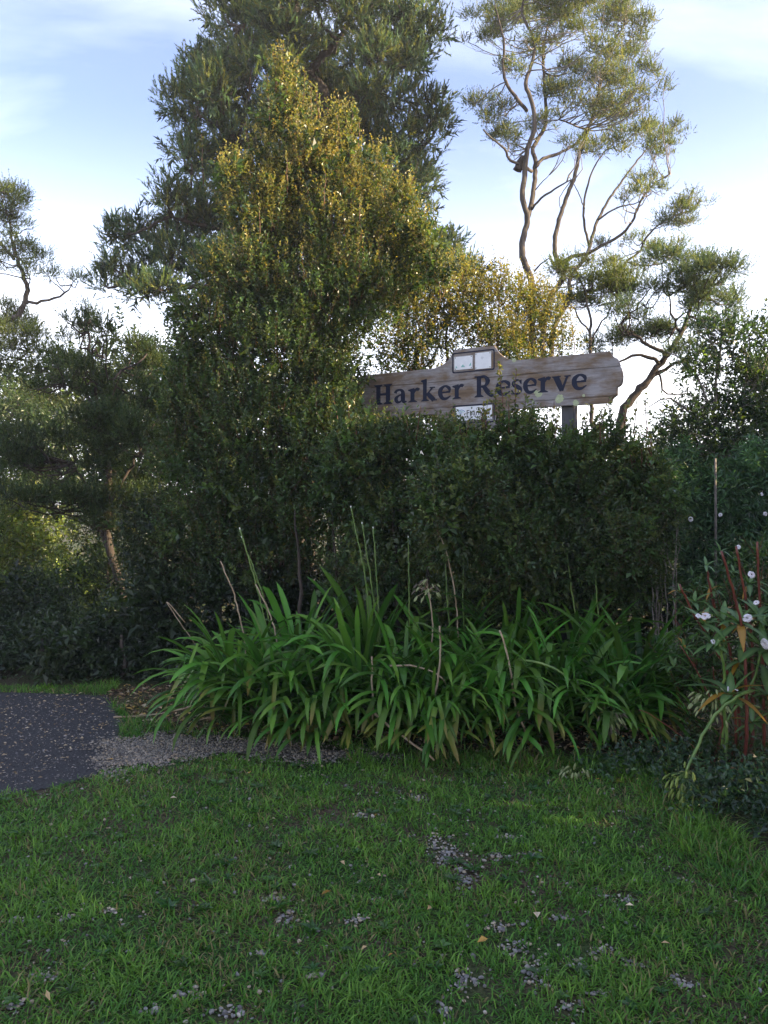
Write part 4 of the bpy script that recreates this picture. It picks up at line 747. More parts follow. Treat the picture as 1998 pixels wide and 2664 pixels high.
imp2 = thing('flowering_bush', 'taller bluish-green flowering bush with small white flowers below the twiggy shrub', 'flowering bush', (2.6, 7.2, 0))
b2 = bl([(1450, 1080, 45, 50, -.2), (1440, 1180, 45, 50, -.3), (1470, 1010, 45, 40, 0), (1560, 1090, 90, 80, 0), (1640, 1060, 60, 100, 0), (1500, 1150, 70, 70, -.1), (1600, 1190, 100, 80, -.1), (1480, 1080, 60, 60, .1), (1640, 1230, 80, 80, -.15), (1530, 1260, 80, 60, -.1), (1700, 1130, 60, 120, 0)], 7.2)
foliage(imp2, b2, 3200, rng, M_broad, M_green_stem, 'leaf', (0.06, 0.16), 9, 0.085, 0.024, 70, up=0.7, rnd=0.5, base=((0.070, 0.145, 0.070), (0.082, 0.160, 0.074), (0.055, 0.115, 0.062)), shell=0.6, twig_r=0.003, droop=0.15)
for (x, y) in ((1492, 1122), (1556, 1112), (1645, 1068), (1652, 1110)):
    flower(imp2, atd(x, y, 6.55 + 0.1 * rng.random()), (0.4 * rng.normal(), -1, 0.3), rng, 0.6 + 0.25 * rng.random())
for i in range(9):
    x0 = 1400 + 9 * i + rng.normal() * 9; x1 = x0 - 30 + rng.normal() * 22; Yc = 6.0 + 0.4 * rng.random()
    stem(imp2, [np.array([*atd(x0 + 8, 1400, Yc)[:2], 0.0]), atd(x0, 1290, Yc), atd((x0 + x1) / 2 + 4, 1180, Yc), atd(x1, 1090 + rng.normal() * 45, Yc)], 0.0065, 0.003, M_twig_grey, rng, 'cane', 6, 0.006, 0.05, 0.08)
# stake
v, t = tube(smooth_path([np.array([*atd(1546, 1100, 6.85)[:2], 0.0]), atd(1546, 1100, 6.85), atd(1545, 990, 6.85)], 0.2), 0.011, 0.010, 4)
tag(link('wooden_stake', newmesh('wooden_stake', v, t), M_twig_grey), 'thin weathered wooden stake standing in the flowering bush', 'stake')
# low weeds at the right foot
weeds = thing('ground_weed', 'low dark broad-leaved weeds spreading at the foot of the red-stemmed bush', 'weed', (1.9, 4.2, 0))
foliage(weeds, [(np.array([1.75, 4.35, 0.06]), np.array([0.35, 0.3, 0.16])), (np.array([2.1, 3.9, 0.05]), np.array([0.45, 0.4, 0.18])), (np.array([1.45, 4.55, 0.05]), np.array([0.3, 0.2, 0.12])), (np.array([2.4, 3.3, 0.05]), np.array([0.5, 0.6, 0.16])), (np.array([2.0, 3.5, 0.04]), np.array([0.35, 0.5, 0.12])), (np.array([1.7, 4.1, 0.04]), np.array([0.3, 0.35, 0.12]))], 1300, rng, M_broad, M_green_stem, 'leaf', (0.05, 0.14), 6, 0.042, 0.026, 60, up=0.9, base=((0.026, 0.058, 0.030), (0.034, 0.072, 0.032)), shell=0.9, twig_r=0.0015)

# ------------------------------------------------------------------ the sign
def zb(zx, zy): return 900 + zx / 2.07375, 860 + zy / 2.07375
SA = math.radians(31); SY0 = 7.0; ZX0 = 690
px0, _ = zb(ZX0, 0); SX0 = (px0 - CX) / F * SY0
dx, dy = math.cos(SA), -math.sin(SA)
def board(zx, zy):                                      # pixel of the sign zoom -> metres along the board and height
    px, py = zb(zx, zy); k = (px - CX) / F
    s = (k * SY0 - SX0) / (dx - k * dy); Yp = SY0 + s * dy
    return s, CAMZ - (py - HZ) / F * Yp
sg = thing('reserve_sign', 'weathered carved wooden sign reading Harker Reserve on posts above the shrubs', 'sign', (SX0, SY0, 0))
SM = Matrix.Translation((SX0, SY0, 0)) @ Matrix.Rotation(-SA, 4, 'Z')   # local x along board, local -y towards the viewer
def slink(name, me, m, kind=None, parent=None):
    o = bpy.data.objects.new(name, me); C.objects.link(o); me.materials.append(m)
    o.parent = parent or sg
    if parent is None: o.matrix_basis = Matrix.Rotation(-SA, 4, 'Z')
    if kind: o['kind'] = kind
    return o
zt = np.mean([board(300, 221)[1], board(1000, 150)[1], board(1350, 121)[1]])
zbm = np.mean([board(300, 459)[1], board(1000, 418)[1], board(1400, 394)[1]])
zr = board(690, 92)[1]; zlow = zbm - (zr - zt) * 1.05
sR = board(1490, 240)[0]; sC = board(690, 92)[0]
def prof_right():
    p = [(0, zr), (board(800, 86)[0], zr)]
    a = np.array([board(800, 86)[0], zr]); b = np.array([board(930, 155)[0], zt])
    for t in np.linspace(0.12, 1, 8): p.append((a[0] + (b[0] - a[0]) * (t ** 1.3), a[1] + (b[1] - a[1]) * (1 - (1 - t) ** 1.9)))
    p.append((board(1423, 116)[0], zt))
    for (x_, y_) in ((1430, 128), (1442, 141), (1461, 149), (1470, 166), (1478, 190), (1487, 216), (1491, 242), (1490, 266), (1485, 286), (1475, 298), (1461, 303), (1460, 328), (1460, 350), (1444, 357), (1434, 368)): p.append(board(x_, y_))
    p.append((board(1431, 386)[0], zbm))
    p.append((board(930, 155)[0], zbm))
    for t in np.linspace(0, 1, 8)[1:]: p.append((b[0] - (b[0] - a[0]) * (t ** 0.8), zbm + (zlow - zbm) * (t ** 1.8)))
    return p
pr = prof_right()
outline = pr + [(-x, z) for x, z in reversed(pr) if x > 0.001]
def clip(poly, z, above):
    out_ = []
    for i in range(len(poly)):
        a, b = poly[i], poly[(i + 1) % len(poly)]; ia, ib = (a[1] >= z) == above, (b[1] >= z) == above
        if ia: out_.append(a)
        if ia != ib: k = (z - a[1]) / (b[1] - a[1]); out_.append((a[0] + (b[0] - a[0]) * k, z))
    return out_
def wood_mat():
    m, n, l, out = mat('weathered_board')
    g = n.new('ShaderNodeTexCoord'); mp_ = n.new('ShaderNodeMapping'); mp_.inputs['Scale'].default_value = (1.0, 1.0, 14.0); l.new(g.outputs['Object'], mp_.inputs[0])
    gr = n.new('ShaderNodeTexNoise'); gr.inputs['Scale'].default_value = 5; gr.inputs['Detail'].default_value = 9; gr.inputs['Roughness'].default_value = 0.7; l.new(mp_.outputs[0], gr.inputs['Vector'])
    mp2 = n.new('ShaderNodeMapping'); mp2.inputs['Scale'].default_value = (1.0, 1.0, 2.4); l.new(g.outputs['Object'], mp2.inputs[0])
    st = n.new('ShaderNodeTexNoise'); st.inputs['Scale'].default_value = 3.0; st.inputs['Detail'].default_value = 7; st.inputs['Roughness'].default_value = 0.62; l.new(mp2.outputs[0], st.inputs['Vector'])
    r1 = n.new('ShaderNodeValToRGB'); l.new(gr.outputs['Fac'], r1.inputs[0])
    r1.color_ramp.elements[0].position = 0.3; r1.color_ramp.elements[0].color = (0.165, 0.152, 0.15, 1); r1.color_ramp.elements[1].position = 0.7; r1.color_ramp.elements[1].color = (0.36, 0.335, 0.335, 1)
    r2 = n.new('ShaderNodeValToRGB'); l.new(gr.outputs['Fac'], r2.inputs[0])
    r2.color_ramp.elements[0].position = 0.3; r2.color_ramp.elements[0].color = (0.10, 0.066, 0.04, 1); r2.color_ramp.elements[1].position = 0.7; r2.color_ramp.elements[1].color = (0.22, 0.155, 0.10, 1)
    rs = n.new('ShaderNodeValToRGB'); l.new(st.outputs['Fac'], rs.inputs[0]); rs.color_ramp.elements[0].position = 0.42; rs.color_ramp.elements[1].position = 0.57
    mx_ = n.new('ShaderNodeMix'); mx_.data_type = 'RGBA'; l.new(rs.outputs[0], mx_.inputs[0]); l.new(r1.outputs[0], mx_.inputs[6]); l.new(r2.outputs[0], mx_.inputs[7])
    p = n.new('ShaderNodeBsdfPrincipled'); p.inputs['Roughness'].default_value = 0.85; l.new(mx_.outputs[2], p.inputs['Base Color'])
    b = n.new('ShaderNodeBump'); b.inputs['Strength'].default_value = 0.5; b.inputs['Distance'].default_value = 0.006; l.new(gr.outputs['Fac'], b.inputs['Height']); l.new(b.outputs[0], p.inputs['Normal'])
    l.new(p.outputs[0], out.inputs[0]); return m
M_wood = wood_mat()
TH = 0.05
zj = [board(100, 312)[1], board(1400, 355)[1]]; zj = sorted(zj, reverse=True); gap = 0.0013
for (hi, lo_z) in ((None, zj[0]), (zj[0], zj[1]), (zj[1], None)):
    p = outline
    if hi is not None: p = clip(p, hi - gap, False)
    if lo_z is not None: p = clip(p, lo_z + gap, True)
    q = []
    for a in p:
        if not q or math.hypot(a[0] - q[-1][0], a[1] - q[-1][1]) > 1e-4: q.append(a)
    bm = bmesh.new(); f = bm.faces.new([bm.verts.new((x, 0, z)) for x, z in q])
    ex = bmesh.ops.extrude_face_region(bm, geom=[f]); bmesh.ops.translate(bm, vec=(0, TH, 0), verts=[g_ for g_ in ex['geom'] if isinstance(g_, bmesh.types.BMVert)])
    bmesh.ops.recalc_face_normals(bm, faces=bm.faces[:])
    eds = [e for e in bm.edges if len(e.link_faces) == 2 and e.calc_face_angle(0) > 1.0]
    bmesh.ops.bevel(bm, geom=eds, offset=0.004, segments=2, affect='EDGES', clamp_overlap=True)
    bmesh.ops.triangulate(bm, faces=bm.faces[:]); me = bpy.data.meshes.new('plank'); bm.to_mesh(me); bm.free()
    slink('plank', me, M_wood)

# lettering: hand-drawn serif glyphs from variable-width strokes, x-height 100, capitals 146
def cr2(pts, k=7):
    return smooth_path(np.c_[np.array(pts, float), np.zeros(len(pts))], step=max(1.0, 40.0 / k))[:, :2]
def stroke(pts, widths):
    p = cr2(pts); 
    seg = np.r_[0, np.cumsum(np.linalg.norm(np.diff(p, axis=0), axis=1))]
    kp = np.array(pts, float); idx = [np.argmin(np.linalg.norm(p - a, axis=1)) for a in kp]; idx[0] = 0; idx[-1] = len(p) - 1
    order = np.argsort([seg[i] for i in idx]); w = np.interp(seg, np.array([seg[i] for i in idx])[order], np.array(widths, float)[order])
    T = norm(np.gradient(p, axis=0)); N = np.stack([-T[:, 1], T[:, 0]], 1)
    w = w * 1.1; L_, R_ = p + N * w[:, None] / 2, p - N * w[:, None] / 2
    n = len(p); v = np.vstack([L_, R_]); t = []
    for i in range(n - 1): t += [(i, i + 1, n + i + 1), (i, n + i + 1, n + i)]
    return v, np.array(t)
def quad(*pts): 
    n = len(pts); return np.array(pts, float), np.array([(0, i, i + 1) for i in range(1, n - 1)])
def bar(x0, y0, x1, y1): return quad((x0, y0), (x1, y0), (x1, y1), (x0, y1))
def slab(cx, w, y, h, sw, dirn):     # bracketed serif: wide at y, tapering into a stem of width sw
    return quad((cx - w / 2, y), (cx + w / 2, y), (cx + w / 2, y + dirn * h * 0.45), (cx + sw / 2, y + dirn * h * 1.6), (cx - sw / 2, y + dirn * h * 1.6), (cx - w / 2, y + dirn * h * 0.45))
G = {
 'H': (150, [bar(20, 0, 54, 146), bar(96, 0, 130, 146), bar(50, 66, 100, 82), slab(37, 70, 0, 10, 34, 1), slab(37, 70, 146, 10, 34, -1), slab(113, 70, 0, 10, 34, 1), slab(113, 70, 146, 10, 34, -1)]),
 'a': (100, [stroke([(14, 74), (22, 90), (46, 97), (66, 84), (69, 60), (69, 26), (76, 8), (96, 10)], [20, 17, 13, 22, 28, 28, 20, 6]), stroke([(62, 62), (38, 54), (20, 34), (28, 10), (46, 8), (62, 22)], [9, 12, 24, 20, 12, 8])]),
 'r': (92, [bar(20, 0, 49, 92), slab(36, 66, 0, 9, 29, 1), quad((3, 92), (3, 84), (20, 76), (49, 76), (49, 102)), stroke([(44, 62), (54, 84), (70, 92), (82, 84)], [8, 16, 20, 20])]),
 'k': (124, [bar(18, 0, 47, 150), slab(34, 62, 0, 9, 29, 1), quad((2, 150), (2, 142), (18, 134), (47, 134), (47, 160)), stroke([(46, 46), (70, 70), (90, 92)], [10, 10, 12]), bar(70, 90, 112, 99), stroke([(52, 58), (74, 34), (104, 4)], [26, 30, 30]), bar(82, 0, 126, 9)]),
 'e': (100, [stroke([(60, 54), (84, 58), (82, 80), (52, 96), (20, 74), (18, 40), (34, 12), (62, 8), (94, 26)], [10, 12, 22, 13, 27, 30, 22, 17, 5]), bar(26, 47, 92, 58)]),
 'R': (164, [bar(20, 0, 55, 146), slab(38, 72, 0, 10, 35, 1), bar(2, 137, 60, 146), stroke([(50, 139), (82, 139), (106, 108), (86, 76), (50, 70)], [13, 16, 34, 16, 12]), stroke([(76, 72), (104, 36), (134, 8), (160, 4)], [26, 34, 24, 8])]),
 's': (82, [stroke([(68, 72), (60, 90), (42, 96), (22, 84), (22, 66), (42, 52), (62, 38), (62, 16), (40, 4), (20, 8), (10, 28)], [9, 10, 12, 18, 22, 28, 22, 18, 12, 10, 9]), quad((66, 68), (73, 68), (72, 98), (64, 94)), quad((6, 32), (13, 32), (16, 2), (7, 2))]),
 'v': (116, [stroke([(24, 96), (42, 52), (60, 2)], [32, 32, 24]), stroke([(94, 96), (78, 52), (60, 2)], [13, 13, 16]), bar(2, 90, 54, 99), bar(76, 90, 114, 99)])}
M_paint = noise_mat('navy_paint', (0.006, 0.009, 0.024), (0.016, 0.021, 0.045), 30, 0.7, 0.3, (1, 1, 6), bdist=0.004)
base_z = np.mean([board(152, 400)[1], board(700, 361)[1], board(1290, 320)[1]]); capH = board(200, 250)[1] - board(200, 357)[1]
unit = abs(capH) / 146.0
for ch, x0, x1 in (('H', 152, 252), ('a', 259, 329), ('r', 336, 401), ('k', 405, 492), ('e', 497, 567), ('r', 575, 639), ('R', 694, 803), ('e', 808, 888), ('s', 892, 951), ('e', 956, 1030), ('r', 1036, 1109), ('v', 1113, 1214), ('e', 1218, 1300)):
    s0, s1 = board(x0, 300)[0], board(x1, 300)[0]; wd, strokes = G[ch]
    allx = np.concatenate([v[:, 0] for v, t in strokes]); lo_x, hi_x = allx.min(), allx.max()
    parts = []
    for i, (v, t) in enumerate(strokes):
        x = s0 + (v[:, 0] - lo_x) / (hi_x - lo_x) * (s1 - s0); z = base_z + v[:, 1] * unit
        y = -(0.0025 + 0.0004 * i)
        parts.append((np.c_[x, np.full(len(x), y), z], t))
    v, t = merge(parts); slink('letter', newmesh('letter', v, t), M_paint)
# plaques with routed frames
def routed(x0, x1, y0, y1, r=0.018, w=0.0055):
    s0, s1 = board(x0, (y0 + y1) / 2)[0], board(x1, (y0 + y1) / 2)[0]; xm = (x0 + x1) / 2; za, zb_ = board(xm, y0)[1], board(xm, y1)[1]
    pts = []
    for cx, cz, a0 in ((s1 - r, za - r, 0), (s0 + r, za - r, 90), (s0 + r, zb_ + r, 180), (s1 - r, zb_ + r, 270)):
        for a in np.linspace(a0, a0 + 90, 5): pts.append((cx + r * math.cos(math.radians(a)), cz + r * math.sin(math.radians(a))))
    pts = np.array(pts); c = pts.mean(0); inn = c + (pts - c) * (1 - 2 * w / np.abs(pts - c).max(0)); n = len(pts)
    v = np.vstack([np.c_[pts[:, 0], np.full(n, -0.002), pts[:, 1]], np.c_[inn[:, 0], np.full(n, -0.002), inn[:, 1]]])
    t = [(i, (i + 1) % n, n + (i + 1) % n) for i in range(n)] + [(i, n + (i + 1) % n, n + i) for i in range(n)]
    return slink('routed_frame', newmesh('routed_frame', v, np.array(t)), M_paint)
routed(574, 803, 110, 222); routed(576, 803, 398, 500)
M_plq = noise_mat('white_plaque', (0.66, 0.67, 0.69), (0.80, 0.81, 0.83), 14, 0.4, 0.05, spec=0.5)
M_teal = noise_mat('faded_teal', (0.16, 0.42, 0.38), (0.30, 0.55, 0.50), 30, 0.6, 0)
M_lich = noise_mat('lichen', (0.30, 0.34, 0.20), (0.48, 0.52, 0.33), 40, 0.95, 0.5, bdist=0.006)
M_faint = noise_mat('faint_grey_print', (0.50, 0.51, 0.54), (0.72, 0.73, 0.75), 160, 0.5, 0)
M_dark = noise_mat('screw_metal', (0.02, 0.02, 0.02), (0.06, 0.06, 0.06), 10, 0.5, 0)
def plate(x0, x1, yt, yb, proud=0.006):
    xm = (x0 + x1) / 2; s0, s1 = board(x0, (yt + yb) / 2)[0], board(x1, (yt + yb) / 2)[0]; za, zc = board(xm, yt)[1], board(xm, yb)[1]
    bm = bmesh.new(); bmesh.ops.create_cube(bm, size=1.0)
    bmesh.ops.scale(bm, vec=(s1 - s0, proud - 0.001, za - zc), verts=bm.verts); bmesh.ops.translate(bm, vec=((s0 + s1) / 2, -proud / 2 - 0.0005, (za + zc) / 2), verts=bm.verts)
    bmesh.ops.bevel(bm, geom=bm.edges[:], offset=0.0012, segments=2, affect='EDGES'); me = bpy.data.meshes.new('plaque'); bm.to_mesh(me); bm.free()
    return slink('plaque', me, M_plq), s0, s1, za, zc
def disc(name, s, z, r, y, m, parent, n=10, rag=0.0, rg=random.Random(3)):
    p = [(s + r * (1 + rag * rg.uniform(-1, 1)) * math.cos(a * 2 * math.pi / n), y, z + r * (1 + rag * rg.uniform(-1, 1)) * math.sin(a * 2 * math.pi / n)) for a in range(n)]
    v = np.array([(s, y - 0.001, z)] + p); t = np.array([(0, 1 + i, 1 + (i + 1) % n) for i in range(n)])
    return slink(name, newmesh(name, v, t), m, None, parent)
for (x0, x1, yt, yb, kind_) in ((586, 684, 139, 210, 'L'), (698, 784, 118, 206, 'R'), (594, 789, 407, 483, 'F')):
    pl, s0, s1, za, zc = plate(x0, x1, yt, yb)
    if kind_ != 'F':
        for (a, b) in ((0.06, 0.07), (0.94, 0.07), (0.06, 0.93), (0.94, 0.93)): disc('screw', s0 + (s1 - s0) * a, zc + (za - zc) * b, 0.0045, -0.0072, M_dark, pl, 8)
    if kind_ == 'R':
        disc('faded_emblem', s0 + (s1 - s0) * 0.45, zc + (za - zc) * 0.68, 0.014, -0.0072, M_faint, pl, 9, 0.3)
    if kind_ == 'L':                                    # remains of a faded teal print
        for (tri) in (((0.08, 0.14), (0.18, 0.16), (0.09, 0.34)), ((0.36, 0.18), (0.60, 0.18), (0.48, 0.38)), ((0.80, 0.22), (0.93, 0.24), (0.92, 0.48))):
            v = np.array([(s0 + (s1 - s0) * a, -0.0072, zc + (za - zc) * b) for a, b in tri]); slink('faded_print', newmesh('faded_print', v, np.array([(0, 1, 2)])), M_teal, None, pl)
    if kind_ == 'F':
        cu = bpy.data.curves.new('plaque_text', 'FONT'); cu.body = 'Franklin'; cu.size = 1.0
        to = bpy.data.objects.new('plaque_text_source', cu); C.objects.link(to); dg = bpy.context.evaluated_depsgraph_get(); me = bpy.data.meshes.new_from_object(to.evaluated_get(dg)); bpy.data.objects.remove(to); bpy.data.curves.remove(cu)
        co = np.array([v.co[:] for v in me.vertices]); mn, mxx = co[:, 0].min(), co[:, 0].max(); tw = (s1 - s0) * 0.63; k = tw / (mxx - mn)
        for vtx in me.vertices: vtx.co = (s0 + (s1 - s0) * 0.31 + (vtx.co.x - mn) * k, -0.0072, zc + (za - zc) * 0.34 + vtx.co.y * k)
        me.materials.clear(); slink('plaque_text', me, M_dark, None, pl)
        M_blue = noise_mat('faded_blue', (0.04, 0.16, 0.42), (0.10, 0.30, 0.55), 20, 0.6, 0)
        for a in range(3):
            ang_ = np.linspace(0.5 + a * 0.2, 2.6 + a * 0.2, 8); rr = (za - zc) * (0.34 - 0.10 * a); cx_, cz_ = s0 + (s1 - s0) * 0.16, zc + (za - zc) * 0.45
            v = np.vstack([np.c_[cx_ + rr * np.cos(ang_), np.full(8, -0.0072), cz_ + rr * np.sin(ang_)], np.c_[cx_ + (rr - 0.005) * np.cos(ang_), np.full(8, -0.0072), cz_ + (rr - 0.005) * np.sin(ang_)]])
            slink('logo_arc', newmesh('logo_arc', v, np.array([q for i in range(7) for q in ((i, i + 1, 9 + i), (i, 9 + i, 8 + i))])), M_blue if a != 1 else M_teal, None, pl)
for (x, y, r) in ((1040, 342, 0.030), (1152, 368, 0.034), (1240, 392, 0.026), (907, 160, 0.018), (1022, 330, 0.016), (1283, 350, 0.012), (1010, 385, 0.012)):
    s_, z_ = board(x, y); disc('lichen_patch', s_, z_, r, -0.0012, M_lich, None, 18, 0.22)
M_post = noise_mat('treated_post', (0.055, 0.055, 0.065), (0.13, 0.125, 0.13), 10, 0.85, 0.4, (1, 1, 0.15))
sp = board(1185, 440)[0]
for s_ in (sp, -sp):
    bm = bmesh.new(); bmesh.ops.create_cube(bm, size=1.0); bmesh.ops.scale(bm, vec=(0.11, 0.10, zt - 0.12), verts=bm.verts); bmesh.ops.translate(bm, vec=(s_, TH + 0.052, (zt - 0.12) / 2), verts=bm.verts)
    bmesh.ops.bevel(bm, geom=bm.edges[:], offset=0.008, segments=2, affect='EDGES'); me = bpy.data.meshes.new('post'); bm.to_mesh(me); bm.free(); slink('post', me, M_post)

# ------------------------------------------------------------------ agapanthus
def strap_mesh(L, Wd, e0, e1, twist=0.0, tipcol=None, fold=None):
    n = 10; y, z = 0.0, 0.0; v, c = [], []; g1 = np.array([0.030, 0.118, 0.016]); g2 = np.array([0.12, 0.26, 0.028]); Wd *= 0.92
    for i in range(n + 1):
        t = i / n; e = e0 + (e1 - e0) * t ** 1.5
        if fold and t > fold: e = min(e, math.radians(-62))
        w = Wd * 0.5 * min(1.0, 0.55 + 1.2 * t) * (1 if t < 0.72 else max(0.02, math.sqrt(max(0, 1 - ((t - 0.72) / 0.28) ** 2))))
        ny, nz = -math.sin(e), math.cos(e); k = 0.16 * w * 2; tw = twist * t
        for q in (-1, 0, 1):
            off = k if q else 0
            v.append((q * w * math.cos(tw), y + ny * (off + q * w * math.sin(tw)), z + nz * (off + q * w * math.sin(tw))))
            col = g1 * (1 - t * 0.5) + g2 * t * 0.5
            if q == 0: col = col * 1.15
            if tipcol is not None and t > 0.62: kk = min(1, (t - 0.62) / 0.3); col = col * (1 - kk) + np.array(tipcol) * kk
            c.append(col)
        y += math.cos(e) * L / n; z += math.sin(e) * L / n
    t = []
    for i in range(n):
        a = i * 3
        for k in (0, 1): t += [(a + k, a + k + 1, a + k + 4), (a + k, a + k + 4, a + k + 3)]
    me = newmesh('strap_leaf', v, t, c, smooth=True); me.materials.append(M_strap); return me
def strap_material():
    m, n, l, out = mat('strap_leaf')
    a = n.new('ShaderNodeAttribute'); a.attribute_name = 'Col'; oi = n.new('ShaderNodeObjectInfo')
    hs = n.new('ShaderNodeHueSaturation'); mr = n.new('ShaderNodeMapRange'); mr.inputs['To Min'].default_value = 0.45; mr.inputs['To Max'].default_value = 1.5; l.new(oi.outputs['Random'], mr.inputs['Value']); l.new(mr.outputs[0], hs.inputs['Value'])
    mh = n.new('ShaderNodeMapRange'); mh.inputs['To Min'].default_value = 0.515; mh.inputs['To Max'].default_value = 0.475
    fr = n.new('ShaderNodeMath'); fr.operation = 'FRACT'; m7 = n.new('ShaderNodeMath'); m7.operation = 'MULTIPLY'; m7.inputs[1].default_value = 7.31; l.new(oi.outputs['Random'], m7.inputs[0]); l.new(m7.outputs[0], fr.inputs[0]); l.new(fr.outputs[0], mh.inputs['Value']); l.new(mh.outputs[0], hs.inputs['Hue'])
    l.new(a.outputs['Color'], hs.inputs['Color'])
    p = n.new('ShaderNodeBsdfPrincipled'); p.inputs['Roughness'].default_value = 0.36; p.inputs['Specular IOR Level'].default_value = 0.32; l.new(hs.outputs[0], p.inputs['Base Color'])
    t = n.new('ShaderNodeBsdfTranslucent'); l.new(hs.outputs[0], t.inputs['Color']); mx_ = n.new('ShaderNodeMixShader'); mx_.inputs[0].default_value = 0.36
    l.new(p.outputs[0], mx_.inputs[1]); l.new(t.outputs[0], mx_.inputs[2]); l.new(mx_.outputs[0], out.inputs[0]); return m
M_strap = strap_material()
R = math.radians
YT = (0.20, 0.22, 0.045); BT = (0.20, 0.18, 0.05)
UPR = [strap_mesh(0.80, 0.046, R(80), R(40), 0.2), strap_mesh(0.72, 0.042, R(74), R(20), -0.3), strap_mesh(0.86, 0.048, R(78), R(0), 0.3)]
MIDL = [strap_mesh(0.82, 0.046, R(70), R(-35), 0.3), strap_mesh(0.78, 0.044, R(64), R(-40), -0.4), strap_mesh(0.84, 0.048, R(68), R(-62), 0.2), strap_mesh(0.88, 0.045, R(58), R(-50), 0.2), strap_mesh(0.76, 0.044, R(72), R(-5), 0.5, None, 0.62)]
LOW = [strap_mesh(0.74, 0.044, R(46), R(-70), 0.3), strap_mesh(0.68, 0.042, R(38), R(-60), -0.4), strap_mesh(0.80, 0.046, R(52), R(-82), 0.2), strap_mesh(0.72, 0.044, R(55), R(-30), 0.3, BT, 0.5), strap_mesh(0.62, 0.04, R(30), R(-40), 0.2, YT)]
for q in UPR + MIDL + LOW: pass
M_pod = leaf_mat('seed_pod', 0.3, 0.5, (1.2, 1.2, 0.6), 0.4)
def pod_mesh(col):
    v, c = [], []; prof = [(0, 0.0012), (0.006, 0.0045), (0.014, 0.0055), (0.022, 0.004), (0.030, 0.0006)]
    for z, r in prof:
        for k in range(6): a = k * math.pi / 3; rr = r * (1 if k % 2 else 0.72); v.append((rr * math.cos(a), z, rr * math.sin(a))); c.append(col)
    t = []
    for i in range(len(prof) - 1):
        for k in range(6): a, b = i * 6 + k, i * 6 + (k + 1) % 6; t += [(a, b, b + 6), (a, b + 6, a + 6)]
    me = newmesh('seed_pod', v, t, c, smooth=True); me.materials.append(M_pod); return me
POD_G, POD_P, POD_D = pod_mesh((0.21, 0.28, 0.06)), pod_mesh((0.30, 0.34, 0.16)), pod_mesh((0.12, 0.10, 0.07))
rng = np.random.default_rng(101)
AGG = 'strap-leaved clumps along the bed'
plants = {}
def agapanthus(x, y, n, sc, label, lean=(0, 0), up_share=0.3):
    o = thing('agapanthus_plant', label, 'plant', (x, y, 0))
    for k in range(int(n * 2.35)):
        az = k * 2.39996 + rng.normal() * 0.25; f = rng.random()
        f = f * (1.0 if math.sin(az) > -0.2 else 0.9)
        me = (UPR if f < up_share else MIDL if f < up_share + 0.42 else LOW); me = me[rng.integers(0, len(me))]
        l_ = link('leaf', me, None, o); s_ = sc * (0.76 + 0.36 * rng.random())
        d = np.array([math.cos(az) + lean[0], math.sin(az) + lean[1]]); az2 = math.atan2(d[1], d[0])
        l_.matrix_parent_inverse = Matrix.Identity(4)
        l_.matrix_basis = Matrix.Translation((0.10 * math.cos(az) * rng.random(), 0.10 * math.sin(az) * rng.random(), 0.05 + 0.22 * sc * rng.random() ** 1.5)) @ Matrix.Rotation(az2 - math.pi / 2, 4, 'Z') @ Matrix.Rotation(rng.normal() * 0.10, 4, 'X') @ Matrix.Rotation(rng.normal() * 0.14, 4, 'Y') @ Matrix.Diagonal((s_ * (0.6 + 0.6 * rng.random()), s_, s_ * (0.9 + 0.2 * rng.random()), 1))
    return o
spec_ = [(-1.02, 5.42, 56, 0.92, 'leafy strap-leaved clump at the driveway end of the bed, leaves arching to the gravel', (-.5, -.2)), (-0.70, 5.22, 50, 0.9, 'low strap-leaved clump drooping over the gravel strip', (-.25, -.25)), (-0.62, 5.85, 52, 1.0, 'strap-leaved clump behind the gravel with tall bare flower stalks', (-.2, 0)), (-0.18, 5.35, 58, 1.05, 'large glossy strap-leaved clump with broad upright fan in the bed', (-.25, -.15)),
         (-0.10, 5.98, 48, 1.02, 'strap-leaved clump below the first sign letters with green stalks', (0, 0)), (0.12, 5.15, 46, 0.86, 'strap-leaved clump with yellowing tips around a broken brown stalk', (0, -.3)), (0.42, 5.32, 50, 0.92, 'strap-leaved clump with folded bright leaves behind an upright dry stalk', (0, -.3)), (0.45, 5.95, 46, 1.0, 'strap-leaved clump under the sign plaque with a thin brown stalk', (0, 0)), (0.80, 5.30, 50, 0.92, 'strap-leaved clump beside a crooked dry stalk reaching the lawn', (0, -.25)), (0.95, 5.95, 46, 1.0, 'strap-leaved clump in front of the sign post foot', (0.05, 0)),
         (1.18, 5.32, 48, 0.9, 'strap-leaved clump holding a bent green stalk with hanging seed head', (0.1, -.15)), (1.42, 5.85, 46, 1.0, 'upright strap-leaved clump below the loose shrub beyond the sign', (0.1, 0)), (1.58, 5.30, 44, 0.92, 'dark strap-leaved clump next to the red-stemmed bush', (0.1, -.1)), (1.85, 5.75, 40, 0.95, 'shaded strap-leaved clump behind the red-stemmed bush', (0.2, 0)),
         (-0.42, 5.10, 34, 0.78, 'short strap-leaved clump hanging over the tip of the gravel strip', (-.1, -.3)), (0.30, 5.00, 34, 0.76, 'short strap-leaved clump behind the tan stalk lying on the gravel', (0, -.35)), (0.62, 5.06, 36, 0.80, 'short strap-leaved clump between the upright and the crooked dry stalks', (0, -.3)), (1.02, 5.06, 34, 0.80, 'short strap-leaved clump at the lawn edge right of the crooked dry stalk', (0.05, -.3)), (1.40, 5.06, 34, 0.80, 'short strap-leaved clump above the fallen seed head on the lawn', (0.1, -.3)), (1.72, 5.35, 34, 0.85, 'strap-leaved clump squeezed against the stems of the red-stemmed bush', (0.1, -.1))]
